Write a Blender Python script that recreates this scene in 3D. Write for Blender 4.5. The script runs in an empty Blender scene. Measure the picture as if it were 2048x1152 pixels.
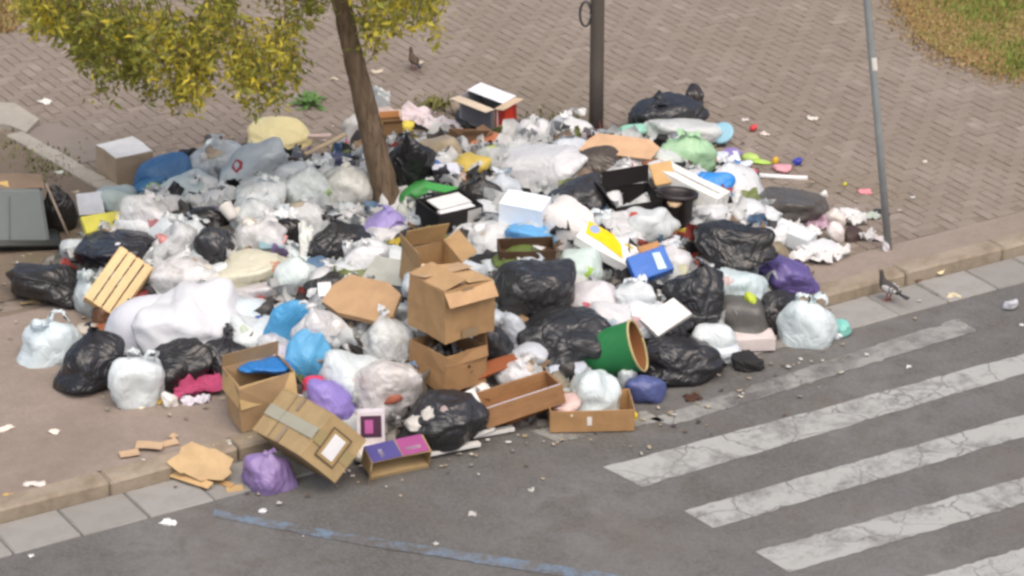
import bpy, bmesh, math, random
import numpy as np
from mathutils import Matrix, Vector, Euler

# ------------------------------------------------------------------ camera, sky, sun, exposure
scene = bpy.context.scene
R = math.radians
FPX = 6000.0                       # focal length in photo pixels (2048 wide)
TH = R(24.0)                       # looking down from a balcony
DIST = 24.0
CAM = Vector((0, -DIST*math.cos(TH), DIST*math.sin(TH)))
cam = bpy.data.cameras.new('camera')
cam_o = bpy.data.objects.new('camera', cam)
scene.collection.objects.link(cam_o)
cam_o.location = CAM
cam_o.rotation_euler = (math.pi/2-TH, 0, 0)
cam.sensor_width = 36.0
cam.lens = 36.0*FPX/2048.0
cam.clip_start = 0.5
cam.clip_end = 2000
scene.camera = cam_o

SUN_EL, SUN_AZ = R(58), R(-35)     # high soft light from behind the camera, left
world = bpy.data.worlds.new('World'); scene.world = world; world.use_nodes = True
wn = world.node_tree
for n in list(wn.nodes): wn.nodes.remove(n)
sky = wn.nodes.new('ShaderNodeTexSky'); sky.sky_type = 'NISHITA'; sky.sun_disc = False
sky.sun_elevation = SUN_EL
sky.sun_rotation = math.pi + SUN_AZ
sky.air_density = 0.75; sky.dust_density = 5.0; sky.ozone_density = 0.2
bg = wn.nodes.new('ShaderNodeBackground'); bg.inputs['Strength'].default_value = 0.15
wo = wn.nodes.new('ShaderNodeOutputWorld')
wn.links.new(sky.outputs[0], bg.inputs[0]); wn.links.new(bg.outputs[0], wo.inputs[0])

sun = bpy.data.lights.new('sun', 'SUN'); sun.energy = 1.25; sun.angle = R(50); sun.color = (1, 0.95, 0.87)
sun_o = bpy.data.objects.new('sun', sun); scene.collection.objects.link(sun_o)
sd = Vector((math.sin(SUN_AZ)*math.cos(SUN_EL), -math.cos(SUN_AZ)*math.cos(SUN_EL), math.sin(SUN_EL)))
sun_o.rotation_euler = (-sd).to_track_quat('-Z', 'Y').to_euler()

vs = scene.view_settings
vs.view_transform = 'Standard'; vs.look = 'None'; vs.gamma = 1.0; vs.use_curve_mapping = False
vs.exposure = 0.5
scene.cycles.pixel_filter_type = 'GAUSSIAN'
scene.cycles.filter_width = 3.3
scene.cycles.max_bounces = 6; scene.cycles.transparent_max_bounces = 8
scene.cycles.caustics_reflective = False; scene.cycles.caustics_refractive = False
scene.cycles.use_denoising = True

# ------------------------------------------------------------------ picture <-> place
ST, CT = math.sin(TH), math.cos(TH)
RT = Vector((1, 0, 0)); UP = Vector((0, ST, CT)); FW = Vector((0, CT, -ST))
def ray(px, py):
    return (FW*FPX + RT*(px-1024) - UP*(py-576)).normalized()
def at(px, py, z=0.0):
    d = ray(px, py); t = (z-CAM.z)/d.z
    return CAM + d*t
def atY(px, py, Y):
    d = ray(px, py); t = (Y-CAM.y)/d.y
    return CAM + d*t
def scale_at(p):
    return FPX/((p-CAM).dot(FW))           # photo pixels per metre at a point

ROAD = -0.10
_k0, _k1 = at(0, 1050, ROAD), at(1660, 612, ROAD)
KU = (_k1-_k0).normalized(); KV = Vector((-KU.y, KU.x, 0))      # along the kerb; into the pavement
KO = _k0
def K(u, v, z=0.0):
    p = KO + KU*u + KV*v
    return Vector((p.x, p.y, z))
def uv_of(p):
    d = p-KO
    return d.dot(KU), d.dot(KV)

# ------------------------------------------------------------------ the heap the things lie on
FOOT = [(60,520),(40,580),(130,600),(190,640),(240,700),(330,770),(440,790),(480,850),(590,900),(700,905),(800,900),(930,850),(1060,835),
        (1180,835),(1270,800),(1330,735),(1440,715),(1560,675),(1620,640),(1600,580),(1610,520),(1600,430),(1560,390),
        (1430,340),(1400,300),(1270,290),(1060,280),(940,290),(800,290),(660,310),(540,320),(420,330),(330,380),(210,430),(150,470)]
_fp = np.array([[*at(x, y, 0.0).xy] for x, y in FOOT])
_fa, _fb = _fp, np.roll(_fp, -1, axis=0)
def heap_h(x, y):
    x = np.atleast_1d(np.asarray(x, float)); y = np.atleast_1d(np.asarray(y, float))
    P = np.stack([x, y], 1)[:, None, :]
    ab = (_fb-_fa)[None]; ap = P-_fa[None]
    t = np.clip((ap*ab).sum(2)/(ab*ab).sum(2), 0, 1)
    d = np.linalg.norm(ap-ab*t[..., None], axis=2).min(1)
    yi, yj = _fa[None, :, 1], _fb[None, :, 1]; xi, xj = _fa[None, :, 0], _fb[None, :, 0]
    cr = ((yi > y[:, None]) != (yj > y[:, None])) & (x[:, None] < (xj-xi)*(y[:, None]-yi)/(yj-yi+1e-12)+xi)
    inside = cr.sum(1) % 2 == 1
    h = 0.36*(1-np.exp(-(d/0.75)**1.4))*inside
    bump = 1+0.22*np.sin(2.3*x+1)*np.cos(2.1*y-0.4)+0.12*np.sin(5.1*x-2.2*y)
    return h*bump
def ground_h(x, y):
    v = (np.asarray(x)-KO.x)*KV.x+(np.asarray(y)-KO.y)*KV.y
    return np.where(v < 0, ROAD, 0.0)
def surf(x, y):
    return ground_h(x, y)+heap_h(x, y)
def hit(px, py, lift=0.0):
    """the point on the ray through a pixel that lies `lift` above the heap"""
    d = ray(px, py)
    ts = np.linspace(16, 34, 1400)
    xs = CAM.x+d.x*ts; ys = CAM.y+d.y*ts; zs = CAM.z+d.z*ts
    below = zs-(surf(xs, ys)+lift) < 0
    i = int(np.argmax(below)) if below.any() else len(ts)-1
    return CAM+d*float(ts[i])

# ------------------------------------------------------------------ objects and tags
col = scene.collection
def lin(h):
    h = h.lstrip('#'); c = [int(h[i:i+2], 16)/255 for i in (0, 2, 4)]
    return tuple(v/12.92 if v <= 0.04045 else ((v+0.055)/1.055)**2.4 for v in c)+(1,)
def obj(name, me, mat=None, parent=None, smooth=True):
    o = bpy.data.objects.new(name, me); col.objects.link(o)
    if mat is not None and len(me.materials) == 0: me.materials.append(mat)
    if parent is not None: o.parent = parent
    if smooth and len(me.polygons):
        me.polygons.foreach_set('use_smooth', [True]*len(me.polygons))
    return o
def mesh(name, v, f):
    me = bpy.data.meshes.new(name)
    me.from_pydata([tuple(map(float, p)) for p in v], [], [tuple(map(int, q)) for q in f]); me.update()
    return me
def empty(name, loc, rot=None):
    o = bpy.data.objects.new(name, None); col.objects.link(o); o.location = loc
    if rot is not None: o.rotation_euler = rot
    o.empty_display_size = 0.1
    return o
def tag(o, label=None, cat=None, group=None, kind=None):
    if label: o['label'] = label
    if cat: o['category'] = cat
    if group: o['group'] = group
    if kind: o['kind'] = kind
    return o
def bm_mesh(bm, name):
    me = bpy.data.meshes.new(name); bm.to_mesh(me); bm.free(); return me

# ------------------------------------------------------------------ materials
_mats = {}
class NT:
    def __init__(s, name):
        s.m = bpy.data.materials.new(name); s.m.use_nodes = True; s.t = s.m.node_tree
        for n in list(s.t.nodes): s.t.nodes.remove(n)
        s.out = s.n('ShaderNodeOutputMaterial')
    def n(s, ty, **kw):
        n = s.t.nodes.new(ty)
        for k, v in kw.items():
            if k in n.inputs.keys() if isinstance(k, str) else False: n.inputs[k].default_value = v
            else: setattr(n, k, v)
        return n
    def l(s, a, b): s.t.links.new(a, b)
    def val(s, node, key, v): node.inputs[key].default_value = v
    def tex(s, which='Object'):
        if not hasattr(s, '_tc'): s._tc = s.n('ShaderNodeTexCoord')
        return s._tc.outputs[which]
    def noise(s, scale, detail=4, rough=0.55, dist=0.0, vec=None):
        n = s.n('ShaderNodeTexNoise'); s.val(n, 'Scale', scale); s.val(n, 'Detail', detail); s.val(n, 'Roughness', rough); s.val(n, 'Distortion', dist)
        s.l(vec if vec is not None else s.tex(), n.inputs['Vector']); return n
    def ramp(s, fac, stops, interp='LINEAR'):
        r = s.n('ShaderNodeValToRGB'); r.color_ramp.interpolation = interp
        e = r.color_ramp.elements
        while len(e) < len(stops): e.new(0.5)
        for el, (p, c) in zip(e, stops):
            el.position = p; el.color = c if len(c) == 4 else tuple(c)+(1,)
        s.l(fac, r.inputs[0]); return r.outputs[0]
    def mix(s, fac, a, b, mode='MIX'):
        n = s.n('ShaderNodeMix', data_type='RGBA', blend_type=mode)
        for k, v in ((0, fac), (6, a), (7, b)):
            if hasattr(v, 'links') or hasattr(v, 'is_linked'): s.l(v, n.inputs[k])
            else: n.inputs[k].default_value = v
        return n.outputs[2]
    def math(s, op, a, b=None, clamp=False):
        n = s.n('ShaderNodeMath', operation=op); n.use_clamp = clamp
        for i, v in enumerate((a, b)):
            if v is None: continue
            if hasattr(v, 'is_linked'): s.l(v, n.inputs[i])
            else: n.inputs[i].default_value = v
        return n.outputs[0]
    def bump(s, height, strength=0.3, dist=0.01, normal=None):
        b = s.n('ShaderNodeBump'); s.val(b, 'Strength', strength); s.val(b, 'Distance', dist)
        s.l(height, b.inputs['Height'])
        if normal is not None: s.l(normal, b.inputs['Normal'])
        return b.outputs[0]
    def bsdf(s, color, rough=0.5, spec=0.5, normal=None):
        p = s.n('ShaderNodeBsdfPrincipled')
        if hasattr(color, 'is_linked'): s.l(color, p.inputs['Base Color'])
        else: p.inputs['Base Color'].default_value = color
        if hasattr(rough, 'is_linked'): s.l(rough, p.inputs['Roughness'])
        else: p.inputs['Roughness'].default_value = rough
        p.inputs['Specular IOR Level'].default_value = spec
        if normal is not None: s.l(normal, p.inputs['Normal'])
        return p.outputs[0]
    def mixsh(s, fac, a, b):
        m = s.n('ShaderNodeMixShader')
        if hasattr(fac, 'is_linked'): s.l(fac, m.inputs[0])
        else: m.inputs[0].default_value = fac
        s.l(a, m.inputs[1]); s.l(b, m.inputs[2]); return m.outputs[0]
    def done(s, sh): s.l(sh, s.out.inputs[0]); return s.m

def film(hexc, kind='opaque', rough=None, spots=(), wr=1.0, dirt=0.25):
    """thin plastic: kind black / opaque / white (lets light through) / clear (what is inside shows)"""
    key = ('film', hexc, kind, rough, tuple(spots), wr, dirt)
    if key in _mats: return _mats[key]
    t = NT('plastic_film')
    c = lin(hexc)
    if kind in ('white', 'clear'): c = tuple(min(0.8, (x*(1.26 if kind == 'clear' else 1.1)+0.02)*k_) for x, k_ in zip(c[:3], (0.965, 1.0, 1.035)))+(1,); dirt *= 0.8
    n1 = t.noise(9, 3, 0.6, 0.8)
    d = tuple(x*(0.62 if kind != 'black' else 0.6) for x in c[:3])+(1,)
    colr = t.mix(t.math('MULTIPLY', t.ramp(n1.outputs[0], [(0.42, (0,0,0)), (0.7, (1,1,1))]), dirt), c, d)
    if kind == 'black':
        n3 = t.noise(6, 2); colr = t.mix(t.math('MULTIPLY', n3.outputs[0], 0.22), colr, (0.06, 0.057, 0.053, 1))
    for sp in spots:
        (x, y, z, r, hx) = sp[:5]; ring = sp[5] if len(sp) > 5 else 0
        vm = t.n('ShaderNodeVectorMath', operation='DISTANCE'); t.l(t.tex(), vm.inputs[0]); vm.inputs[1].default_value = (x, y, z)
        nn = t.noise(22, 2); dd = t.math('ADD', vm.outputs['Value'], t.math('MULTIPLY', t.math('SUBTRACT', nn.outputs[0], 0.5), r*1.7))
        if ring: mk = t.math('LESS_THAN', t.math('ABSOLUTE', t.math('SUBTRACT', dd, r)), ring)
        else: mk = t.math('LESS_THAN', dd, r)
        colr = t.mix(mk, colr, lin(hx))
    rd = lambda sc_, di: t.math('ABSOLUTE', t.math('SUBTRACT', t.noise(sc_, 2, 0.5, di).outputs[0], 0.5))
    hgt = t.math('ADD', t.math('MULTIPLY', rd(4.5, 1.6), 2.2), t.math('MULTIPLY', rd(11, 1.0), 0.35))
    nrm = t.bump(hgt, (0.5 if kind == 'black' else 0.36)*wr, 0.05)
    rg = rough if rough is not None else {'black': 0.27, 'opaque': 0.42, 'white': 0.4, 'clear': 0.25}[kind]
    sh = t.bsdf(colr, rg, 0.5, nrm)
    if kind in ('white', 'clear'):
        tr = t.n('ShaderNodeBsdfTranslucent'); t.l(colr, tr.inputs[0]); t.l(nrm, tr.inputs[1])
        sh = t.mixsh(0.24, sh, tr.outputs[0])
    if kind == 'clear':
        tp = t.n('ShaderNodeBsdfTransparent'); tp.inputs[0].default_value = (0.93, 0.95, 0.94, 1)
        nf = t.noise(7, 3, 0.6, 0.5)
        sh = t.mixsh(t.ramp(nf.outputs[0], [(0.38, (0.03,)*3), (0.66, (0.45,)*3)]), sh, tp.outputs[0])
    _mats[key] = t.done(sh); return _mats[key]

def board(hexc, spec=0.25, rough=0.75, mottle=0.30, grain=0.0, scale=6, bump=0.25):
    """cardboard, card, cloth, painted board"""
    key = ('board', hexc, spec, rough, mottle, grain, scale, bump)
    if key in _mats: return _mats[key]
    t = NT('board'); c = lin(hexc)
    n1 = t.noise(scale, 4, 0.6, 0.3); n2 = t.noise(scale*9, 2)
    d = tuple(x*0.62 for x in c[:3])+(1,); e = tuple(min(1, x*1.18) for x in c[:3])+(1,)
    cc = t.mix(t.math('MULTIPLY', t.ramp(n1.outputs[0], [(0.4, (0,0,0)), (0.75, (1,1,1))]), mottle*2.2, True), c, d)
    cc = t.mix(t.math('MULTIPLY', n2.outputs[0], mottle), cc, e)
    if grain:
        mp = t.n('ShaderNodeMapping'); t.l(t.tex(), mp.inputs[0]); mp.inputs['Scale'].default_value = (2.2, 30, 30)
        g = t.noise(3, 4, 0.6, 0.5, mp.outputs[0])
        cc = t.mix(t.math('MULTIPLY', t.ramp(g.outputs[0], [(0.4, (0,0,0)), (0.62, (1,1,1))]), grain), cc, d)
    _mats[key] = t.done(t.bsdf(cc, rough, spec, t.bump(t.noise(scale*3, 3).outputs[0], bump, 0.01))); return _mats[key]

def attr_mat(name, rough=0.6, transl=0.0, spec=0.3, scale=20, dk=0.35):
    if name in _mats: return _mats[name]
    t = NT(name); a = t.n('ShaderNodeAttribute', attribute_name='Col')
    n = t.noise(scale, 3)
    c = t.mix(t.math('MULTIPLY', n.outputs[0], dk), a.outputs[0], (0.05, 0.045, 0.04, 1), 'MIX')
    sh = t.bsdf(c, rough, spec, t.bump(n.outputs[0], 0.3, 0.01))
    if transl:
        tr = t.n('ShaderNodeBsdfTranslucent'); t.l(c, tr.inputs[0]); sh = t.mixsh(transl, sh, tr.outputs[0])
    _mats[name] = t.done(sh); return _mats[name]
def set_col(me, face_cols):
    """one colour per face, stored per corner"""
    at_ = me.color_attributes.new('Col', 'FLOAT_COLOR', 'CORNER')
    lt = np.zeros(len(me.polygons), int); me.polygons.foreach_get('loop_total', lt)
    at_.data.foreach_set('color', np.repeat(np.asarray(face_cols, float), lt, axis=0).ravel())
# ------------------------------------------------------------------ the setting: road, gutter, kerb, pavement, bed, grass
def grid_sheet(name, pts, mat, z=None):
    me = mesh(name, pts, [tuple(range(len(pts)))]); return obj(name, me, mat, smooth=False)

def asphalt_color(t):
    g = t.tex('Object')
    a = t.noise(0.55, 5, 0.6, 0.4); b = t.noise(45, 3, 0.7); c = t.noise(3.2, 5, 0.65, 0.6)
    base = t.ramp(a.outputs[0], [(0.32, (0.078, 0.077, 0.072)), (0.68, (0.152, 0.149, 0.141))])
    base = t.mix(t.ramp(c.outputs[0], [(0.45, (0,0,0)), (0.66, (0.75,)*3)]), base, (0.078, 0.070, 0.060, 1))
    base = t.mix(t.ramp(b.outputs[0], [(0.35, (0.0,)*3), (0.75, (0.5,)*3)]), base, (0.21, 0.20, 0.19, 1))
    base = t.mix(t.ramp(t.noise(1.1, 6, 0.7, 0.8).outputs[0], [(0.5, (0,0,0)), (0.68, (0.5,)*3)]), base, (0.125, 0.106, 0.088, 1))
    v = t.n('ShaderNodeTexVoronoi'); t.val(v, 'Scale', 160); t.l(g, v.inputs['Vector'])
    base = t.mix(t.ramp(v.outputs['Distance'], [(0.0, (0.35,)*3), (0.35, (0,0,0))]), base, (0.06, 0.057, 0.052, 1))
    return base, b
t = NT('asphalt'); ac, nb = asphalt_color(t)
M_ASPH = t.done(t.bsdf(ac, 0.85, 0.3, t.bump(nb.outputs[0], 0.5, 0.006)))

def paint_mat(name, hexc, wear, crack=True, scale=1.0, sft=0.09):
    t = NT(name); ac, nb = asphalt_color(t); c = lin(hexc)
    n = t.noise(2.2*scale, 6, 0.68, 0.5); n2 = t.noise(16*scale, 4, 0.7)
    f = t.math('ADD', t.math('MULTIPLY', n.outputs[0], 0.7), t.math('MULTIPLY', n2.outputs[0], 0.3))
    worn = t.ramp(f, [(wear-sft, (0,0,0)), (wear+sft, (1,1,1))])
    pc = t.mix(t.math('MULTIPLY', t.noise(7, 4, 0.7).outputs[0], 0.45), c, tuple(x*0.7 for x in c[:3])+(1,))
    if crack:
        sc = t.n('ShaderNodeVectorMath', operation='SCALE'); nn = t.noise(3.5, 3); t.l(nn.outputs['Color'], sc.inputs[0]); sc.inputs['Scale'].default_value = 0.35
        ad = t.n('ShaderNodeVectorMath', operation='ADD'); t.l(t.tex(), ad.inputs[0]); t.l(sc.outputs[0], ad.inputs[1])
        vo = t.n('ShaderNodeTexVoronoi', feature='DISTANCE_TO_EDGE'); t.val(vo, 'Scale', 2.7); t.l(ad.outputs[0], vo.inputs['Vector'])
        cm = t.ramp(vo.outputs[0], [(0.008, (0.8,)*3), (0.03, (0,0,0))])
        gate = t.ramp(t.noise(1.1, 2).outputs[0], [(0.34, (0,0,0)), (0.46, (1,1,1))])
        worn = t.math('MAXIMUM', worn, t.math('MULTIPLY', cm, gate))
        vo2 = t.n('ShaderNodeTexVoronoi', feature='DISTANCE_TO_EDGE'); t.val(vo2, 'Scale', 7); t.l(ad.outputs[0], vo2.inputs['Vector'])
        g2 = t.ramp(t.noise(0.9, 3).outputs[0], [(0.56, (0,0,0)), (0.66, (0.6,)*3)])
        worn = t.math('MAXIMUM', worn, t.math('MULTIPLY', t.ramp(vo2.outputs[0], [(0.02, (1,1,1)), (0.06, (0,0,0))]), g2))
    return t.done(t.bsdf(t.mix(worn, pc, ac), 0.8, 0.3, t.bump(nb.outputs[0], 0.4, 0.005)))
M_ZEBRA = paint_mat('worn_white_paint', '#a3a49f', 0.57)
M_ZEBRA2 = paint_mat('very_worn_white_paint', '#94948e', 0.50)
M_BLUE = paint_mat('worn_blue_paint', '#7391ae', 0.415, False, 2.2, 0.13)

road = tag(grid_sheet('road', [(-150,-150,ROAD), (150,-150,ROAD), (150,150,ROAD), (-150,150,ROAD)], M_ASPH), kind='structure')

def ragged_strip(name, corners, mat, z, parent, seed, nx=60, jit=0.006):
    """a painted band with a slightly ragged outline: corners p0-p1 one long edge, p3-p2 the other"""
    rg = np.random.default_rng(seed); v = []; f = []
    p0, p1, p2, p3 = corners
    for i in range(nx+1):
        a = p0.lerp(p1, i/nx); b = p3.lerp(p2, i/nx)
        for p in (a, b):
            j = rg.normal(0, jit, 2); v.append((p.x+j[0], p.y+j[1], z))
        if i: f.append((2*i-2, 2*i, 2*i+1, 2*i-1))
    return obj(name, mesh(name, v, f), mat, parent, smooth=False)
ZEB = [((1300,838),(1915,638),(1955,662),(1345,852)), ((1208,935),(2300,640),(2300,672),(1285,975)),
       ((1368,1022),(2330,750),(2330,790),(1425,1058)), ((1510,1105),(2360,868),(2360,915),(1580,1145)),
       ((1700,1195),(2400,1000),(2400,1045),(1790,1240))]
for i, q in enumerate(ZEB):
    ragged_strip('zebra_stripe', [at(x, y, ROAD) for x, y in q], M_ZEBRA if i else M_ZEBRA2, ROAD+0.004, road, 40+i)
ragged_strip('zebra_stripe', [at(x, y, ROAD) for x, y in ((1060,862),(1290,822),(1330,842),(1120,884))], M_ZEBRA2, ROAD+0.004, road, 47)
for i, (q, w) in enumerate((([(430,1020),(760,1080),(750,1096),(425,1034)], 0), ([(735,1075),(1300,1160),(1290,1180),(728,1092)], 1))):
    ragged_strip('parking_line', [at(x, y, ROAD) for x, y in q], M_BLUE, ROAD+0.004+0.002*w, road, 60+i, jit=0.005)

# gutter slabs (each a piece), laid against the kerb
t = NT('slab_concrete')
oi = t.n('ShaderNodeObjectInfo')
cA = t.ramp(oi.outputs['Random'], [(0, (0.235, 0.225, 0.205)), (1, (0.285, 0.275, 0.255))])
cA = t.mix(t.ramp(t.noise(5, 5, 0.65).outputs[0], [(0.45, (0,0,0)), (0.8, (0.7,)*3)]), cA, (0.2, 0.185, 0.16, 1))
M_SLAB = t.done(t.bsdf(cA, 0.85, 0.3, t.bump(t.noise(40, 3).outputs[0], 0.3, 0.005)))
t = NT('kerb_stone')
oi = t.n('ShaderNodeObjectInfo')
cA = t.ramp(oi.outputs['Random'], [(0, (0.27, 0.222, 0.162)), (1, (0.32, 0.268, 0.203))])
cA = t.mix(t.ramp(t.noise(4, 6, 0.7, 0.5).outputs[0], [(0.42, (0,0,0)), (0.75, (0.8,)*3)]), cA, (0.155, 0.118, 0.072, 1))
M_KERB = t.done(t.bsdf(cA, 0.85, 0.3, t.bump(t.noise(18, 5, 0.7).outputs[0], 0.6, 0.015)))
def slab_mesh(name, lu, lv, h, bev=0.012, seed=0, rough=0.004):
    bm = bmesh.new(); bmesh.ops.create_cube(bm, size=1)
    for v in bm.verts: v.co = Vector((v.co.x*lu, v.co.y*lv, (v.co.z-0.5)*h))
    bmesh.ops.bevel(bm, geom=list(bm.edges), offset=bev, segments=1, affect='EDGES')
    rg = random.Random(seed)
    for v in bm.verts: v.co += Vector([rg.uniform(-rough, rough) for _ in range(3)])
    return bm_mesh(bm, name)
ANG = math.atan2(KU.y, KU.x)
gutter = tag(empty('gutter', K(0, -0.22, ROAD)), kind='structure')
gms = [slab_mesh('slab', 0.485, 0.43, 0.06, 0.01, s) for s in range(4)]
rg = random.Random(5)
for i in range(-6, 34):
    o = obj('slab', gms[i % 4], M_SLAB, gutter, smooth=False)
    o.matrix_parent_inverse = gutter.matrix_world.inverted()
    o.location = K(0.17+i*0.5, -0.225, ROAD+0.012+rg.uniform(-0.003, 0.003)); o.rotation_euler = (rg.uniform(-.006,.006), rg.uniform(-.006,.006), ANG+rg.uniform(-.008,.008))
    o.location = o.location - gutter.location
    o.matrix_parent_inverse = Matrix.Identity(4)
kerb = tag(empty('kerb', K(0, 0.1, 0)), kind='structure')
kms = [slab_mesh('kerb_stone', 0.996, 0.2, 0.26, 0.016, 20+s, 0.006) for s in range(4)]
for i in range(-3, 18):
    o = obj('kerb_stone', kms[i % 4], M_KERB, kerb, smooth=False)
    o.location = K(0.33+i*1.0, 0.1, 0.012+rg.uniform(-0.006, 0.006)) - kerb.location; o.rotation_euler = (0, 0, ANG+rg.uniform(-.006,.006))

# pavement base sheet, smooth worn strip along the kerb, herringbone pavers behind it
t = NT('pavement_base')
M_JOINT = t.done(t.bsdf(t.mix(t.noise(12, 4).outputs[0], (0.165, 0.134, 0.105, 1), (0.21, 0.171, 0.136, 1)), 0.95, 0.2))
pav = grid_sheet('pavement', [K(-120, 0.205, -0.012), K(150, 0.205, -0.012), K(150, 120, -0.012), K(-120, 120, -0.012)], M_JOINT)
tag(pav, kind='structure')
def dirt_over(t, c, lo=0.42, hi=0.7, amt=0.75, dirt=(0.20, 0.165, 0.125, 1), scale=0.9, which='Object'):
    vec = t.n('ShaderNodeNewGeometry').outputs['Position']
    n = t.noise(scale, 6, 0.62, 0.6, vec); n2 = t.noise(7, 5, 0.7, 0.3, vec)
    f = t.math('ADD', t.math('MULTIPLY', n.outputs[0], 0.65), t.math('MULTIPLY', n2.outputs[0], 0.35))
    return t.mix(t.ramp(f, [(lo, (0,0,0)), (hi, (amt,)*3)]), c, dirt)
t = NT('worn_pink_paving')
vec = t.n('ShaderNodeNewGeometry').outputs['Position']
c = t.mix(t.noise(2.2, 5, 0.6, 0.4, vec).outputs[0], (0.235, 0.19, 0.157, 1), (0.325, 0.268, 0.228, 1))
c = t.mix(t.ramp(t.noise(30, 3, 0.7, 0, vec).outputs[0], [(0.4, (0,0,0)), (0.8, (0.6,)*3)]), c, (0.19, 0.155, 0.125, 1))
c = dirt_over(t, c, 0.45, 0.66, 0.75, (0.19, 0.152, 0.12, 1), 0.8)
M_PINK = t.done(t.bsdf(c, 0.9, 0.2, t.bump(t.noise(25, 4, 0.7, 0, vec).outputs[0], 0.35, 0.01)))
VB = 0.55                                  # pavers begin this far behind the kerb
strip_pts = [K(-120, 0.205, 0), K(5.0, 0.205, 0), K(150, 0.205, 0), K(150, VB, 0), K(5.0, VB, 0), K(5.0, 3.0, 0), K(-120, 3.0, 0)]
ps = obj('paving_strip', mesh('paving_strip', strip_pts, [(0,1,4,5,6), (1,2,3,4)]), M_PINK, pav, smooth=False)

def paver_mat(name, island):
    t = NT(name)
    rnd = t.n('ShaderNodeNewGeometry').outputs['Random Per Island'] if island else t.n('ShaderNodeObjectInfo').outputs['Random']
    c = t.ramp(rnd, [(0.0, (0.208, 0.171, 0.142)), (0.3, (0.225, 0.186, 0.154)), (0.65, (0.236, 0.196, 0.163)), (0.88, (0.258, 0.216, 0.181)), (1.0, (0.31, 0.265, 0.225))])
    c = dirt_over(t, c, 0.36, 0.60, 0.9, (0.208, 0.169, 0.133, 1), 0.55)
    c = t.mix(t.ramp(t.noise(0.9, 5, 0.6, 0.8, t.n('ShaderNodeNewGeometry').outputs['Position']).outputs[0], [(0.5, (0,0,0)), (0.7, (0.6,)*3)]), c, (0.285, 0.24, 0.2, 1))
    vec = t.n('ShaderNodeNewGeometry').outputs['Position']
    c = t.mix(t.ramp(t.noise(0.35, 3, 0.5, 0, vec).outputs[0], [(0.52, (0,0,0)), (0.66, (0.35,)*3)]), c, (0.175, 0.147, 0.085, 1))
    return t.done(t.bsdf(c, 0.88, 0.25, t.bump(t.noise(35, 3, 0.6, 0, vec).outputs[0], 0.35, 0.008)))
M_PAV1, M_PAVN = paver_mat('paver_clay', False), paver_mat('paver_clay_field', True)
def paver_bm(bm, M, h=0.016):
    """a small brick: top face with a chamfer, sides down into the joint"""
    L, W, b = 0.0985, 0.0485, 0.006
    lo = [bm.verts.new(M @ Vector((x*L, y*W, -h))) for x, y in ((-1,-1),(1,-1),(1,1),(-1,1))]
    md = [bm.verts.new(M @ Vector((x*L, y*W, -b))) for x, y in ((-1,-1),(1,-1),(1,1),(-1,1))]
    up = [bm.verts.new(M @ Vector((x*(L-b), y*(W-b), 0))) for x, y in ((-1,-1),(1,-1),(1,1),(-1,1))]
    for i in range(4):
        j = (i+1) % 4
        bm.faces.new((lo[i], lo[j], md[j], md[i])); bm.faces.new((md[i], md[j], up[j], up[i]))
    bm.faces.new(up)
def cam_px(p):
    d = p-CAM; z = d.dot(FW)
    return 1024+FPX*d.dot(RT)/z, 576-FPX*d.dot(UP)/z
# places where pavers are seen: in the frame, behind the heap or right of it
GRASS_R = [(1770,-80),(1800,20),(1840,75),(1900,115),(1980,145),(2080,160),(2600,200),(2600,-600),(1700,-600)]
def in_poly(x, y, P):
    c = False; n = len(P)
    for i in range(n):
        (x1, y1), (x2, y2) = P[i], P[i-1]
        if (y1 > y) != (y2 > y) and x < (x2-x1)*(y-y1)/(y2-y1)+x1: c = not c
    return c
BED = [(-500,330),(0,262),(60,300),(150,345),(230,395),(180,470),(120,560),(30,600),(-300,640),(-700,600)]
pavers = []
rg = random.Random(11); U = 0.105
for iu in range(-95, 165):
    for iv in range(0, 150):
        cc = (iu-iv) % 4
        if cc == 0: uu, vv, a = (iu+1)*U, (iv+0.5)*U, 0.0
        elif cc == 3: uu, vv, a = (iu+0.5)*U, (iv+1)*U, math.pi/2
        else: continue
        p = K(uu, VB+0.02+vv, 0)
        if uu < 5.1 and VB+0.02+vv < 3.1: continue
        x, y = cam_px(p)
        if not (-160 < x < 2210 and -330 < y < 1000): continue
        if heap_h(p.x, p.y)[0] > 0.12 or in_poly(x, y, GRASS_R) or in_poly(x, y, BED): continue
        pavers.append((y, x, p, ANG+a))
pavers.sort(key=lambda q: -q[0])
seen = [q for q in pavers if 0 < q[1] < 2048 and q[0] > 0 and heap_h(q[2].x, q[2].y)[0] < 0.02 and not (q[1] < 900 and q[0] < 200)]
single = set(id(q) for q in seen[::max(1, len(seen)//600)][:300])
bm = bmesh.new(); paver_bm(bm, Matrix.Identity(4)); pm = bm_mesh(bm, 'paver')
bm = bmesh.new()
for q in pavers:
    y, x, p, a = q
    wob = Euler((rg.gauss(0, 0.012), rg.gauss(0, 0.012), a+rg.gauss(0, 0.012)))
    loc = Vector((p.x, p.y, rg.gauss(-0.001, 0.0018)))
    if id(q) in single:
        o = obj('paver', pm, M_PAV1, pav, smooth=False); o.location = loc; o.rotation_euler = wob
    else:
        paver_bm(bm, Matrix.Translation(loc) @ wob.to_matrix().to_4x4())
pf = obj('paver_field', bm_mesh(bm, 'paver_field'), M_PAVN, pav, smooth=False); tag(pf, kind='stuff')

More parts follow.
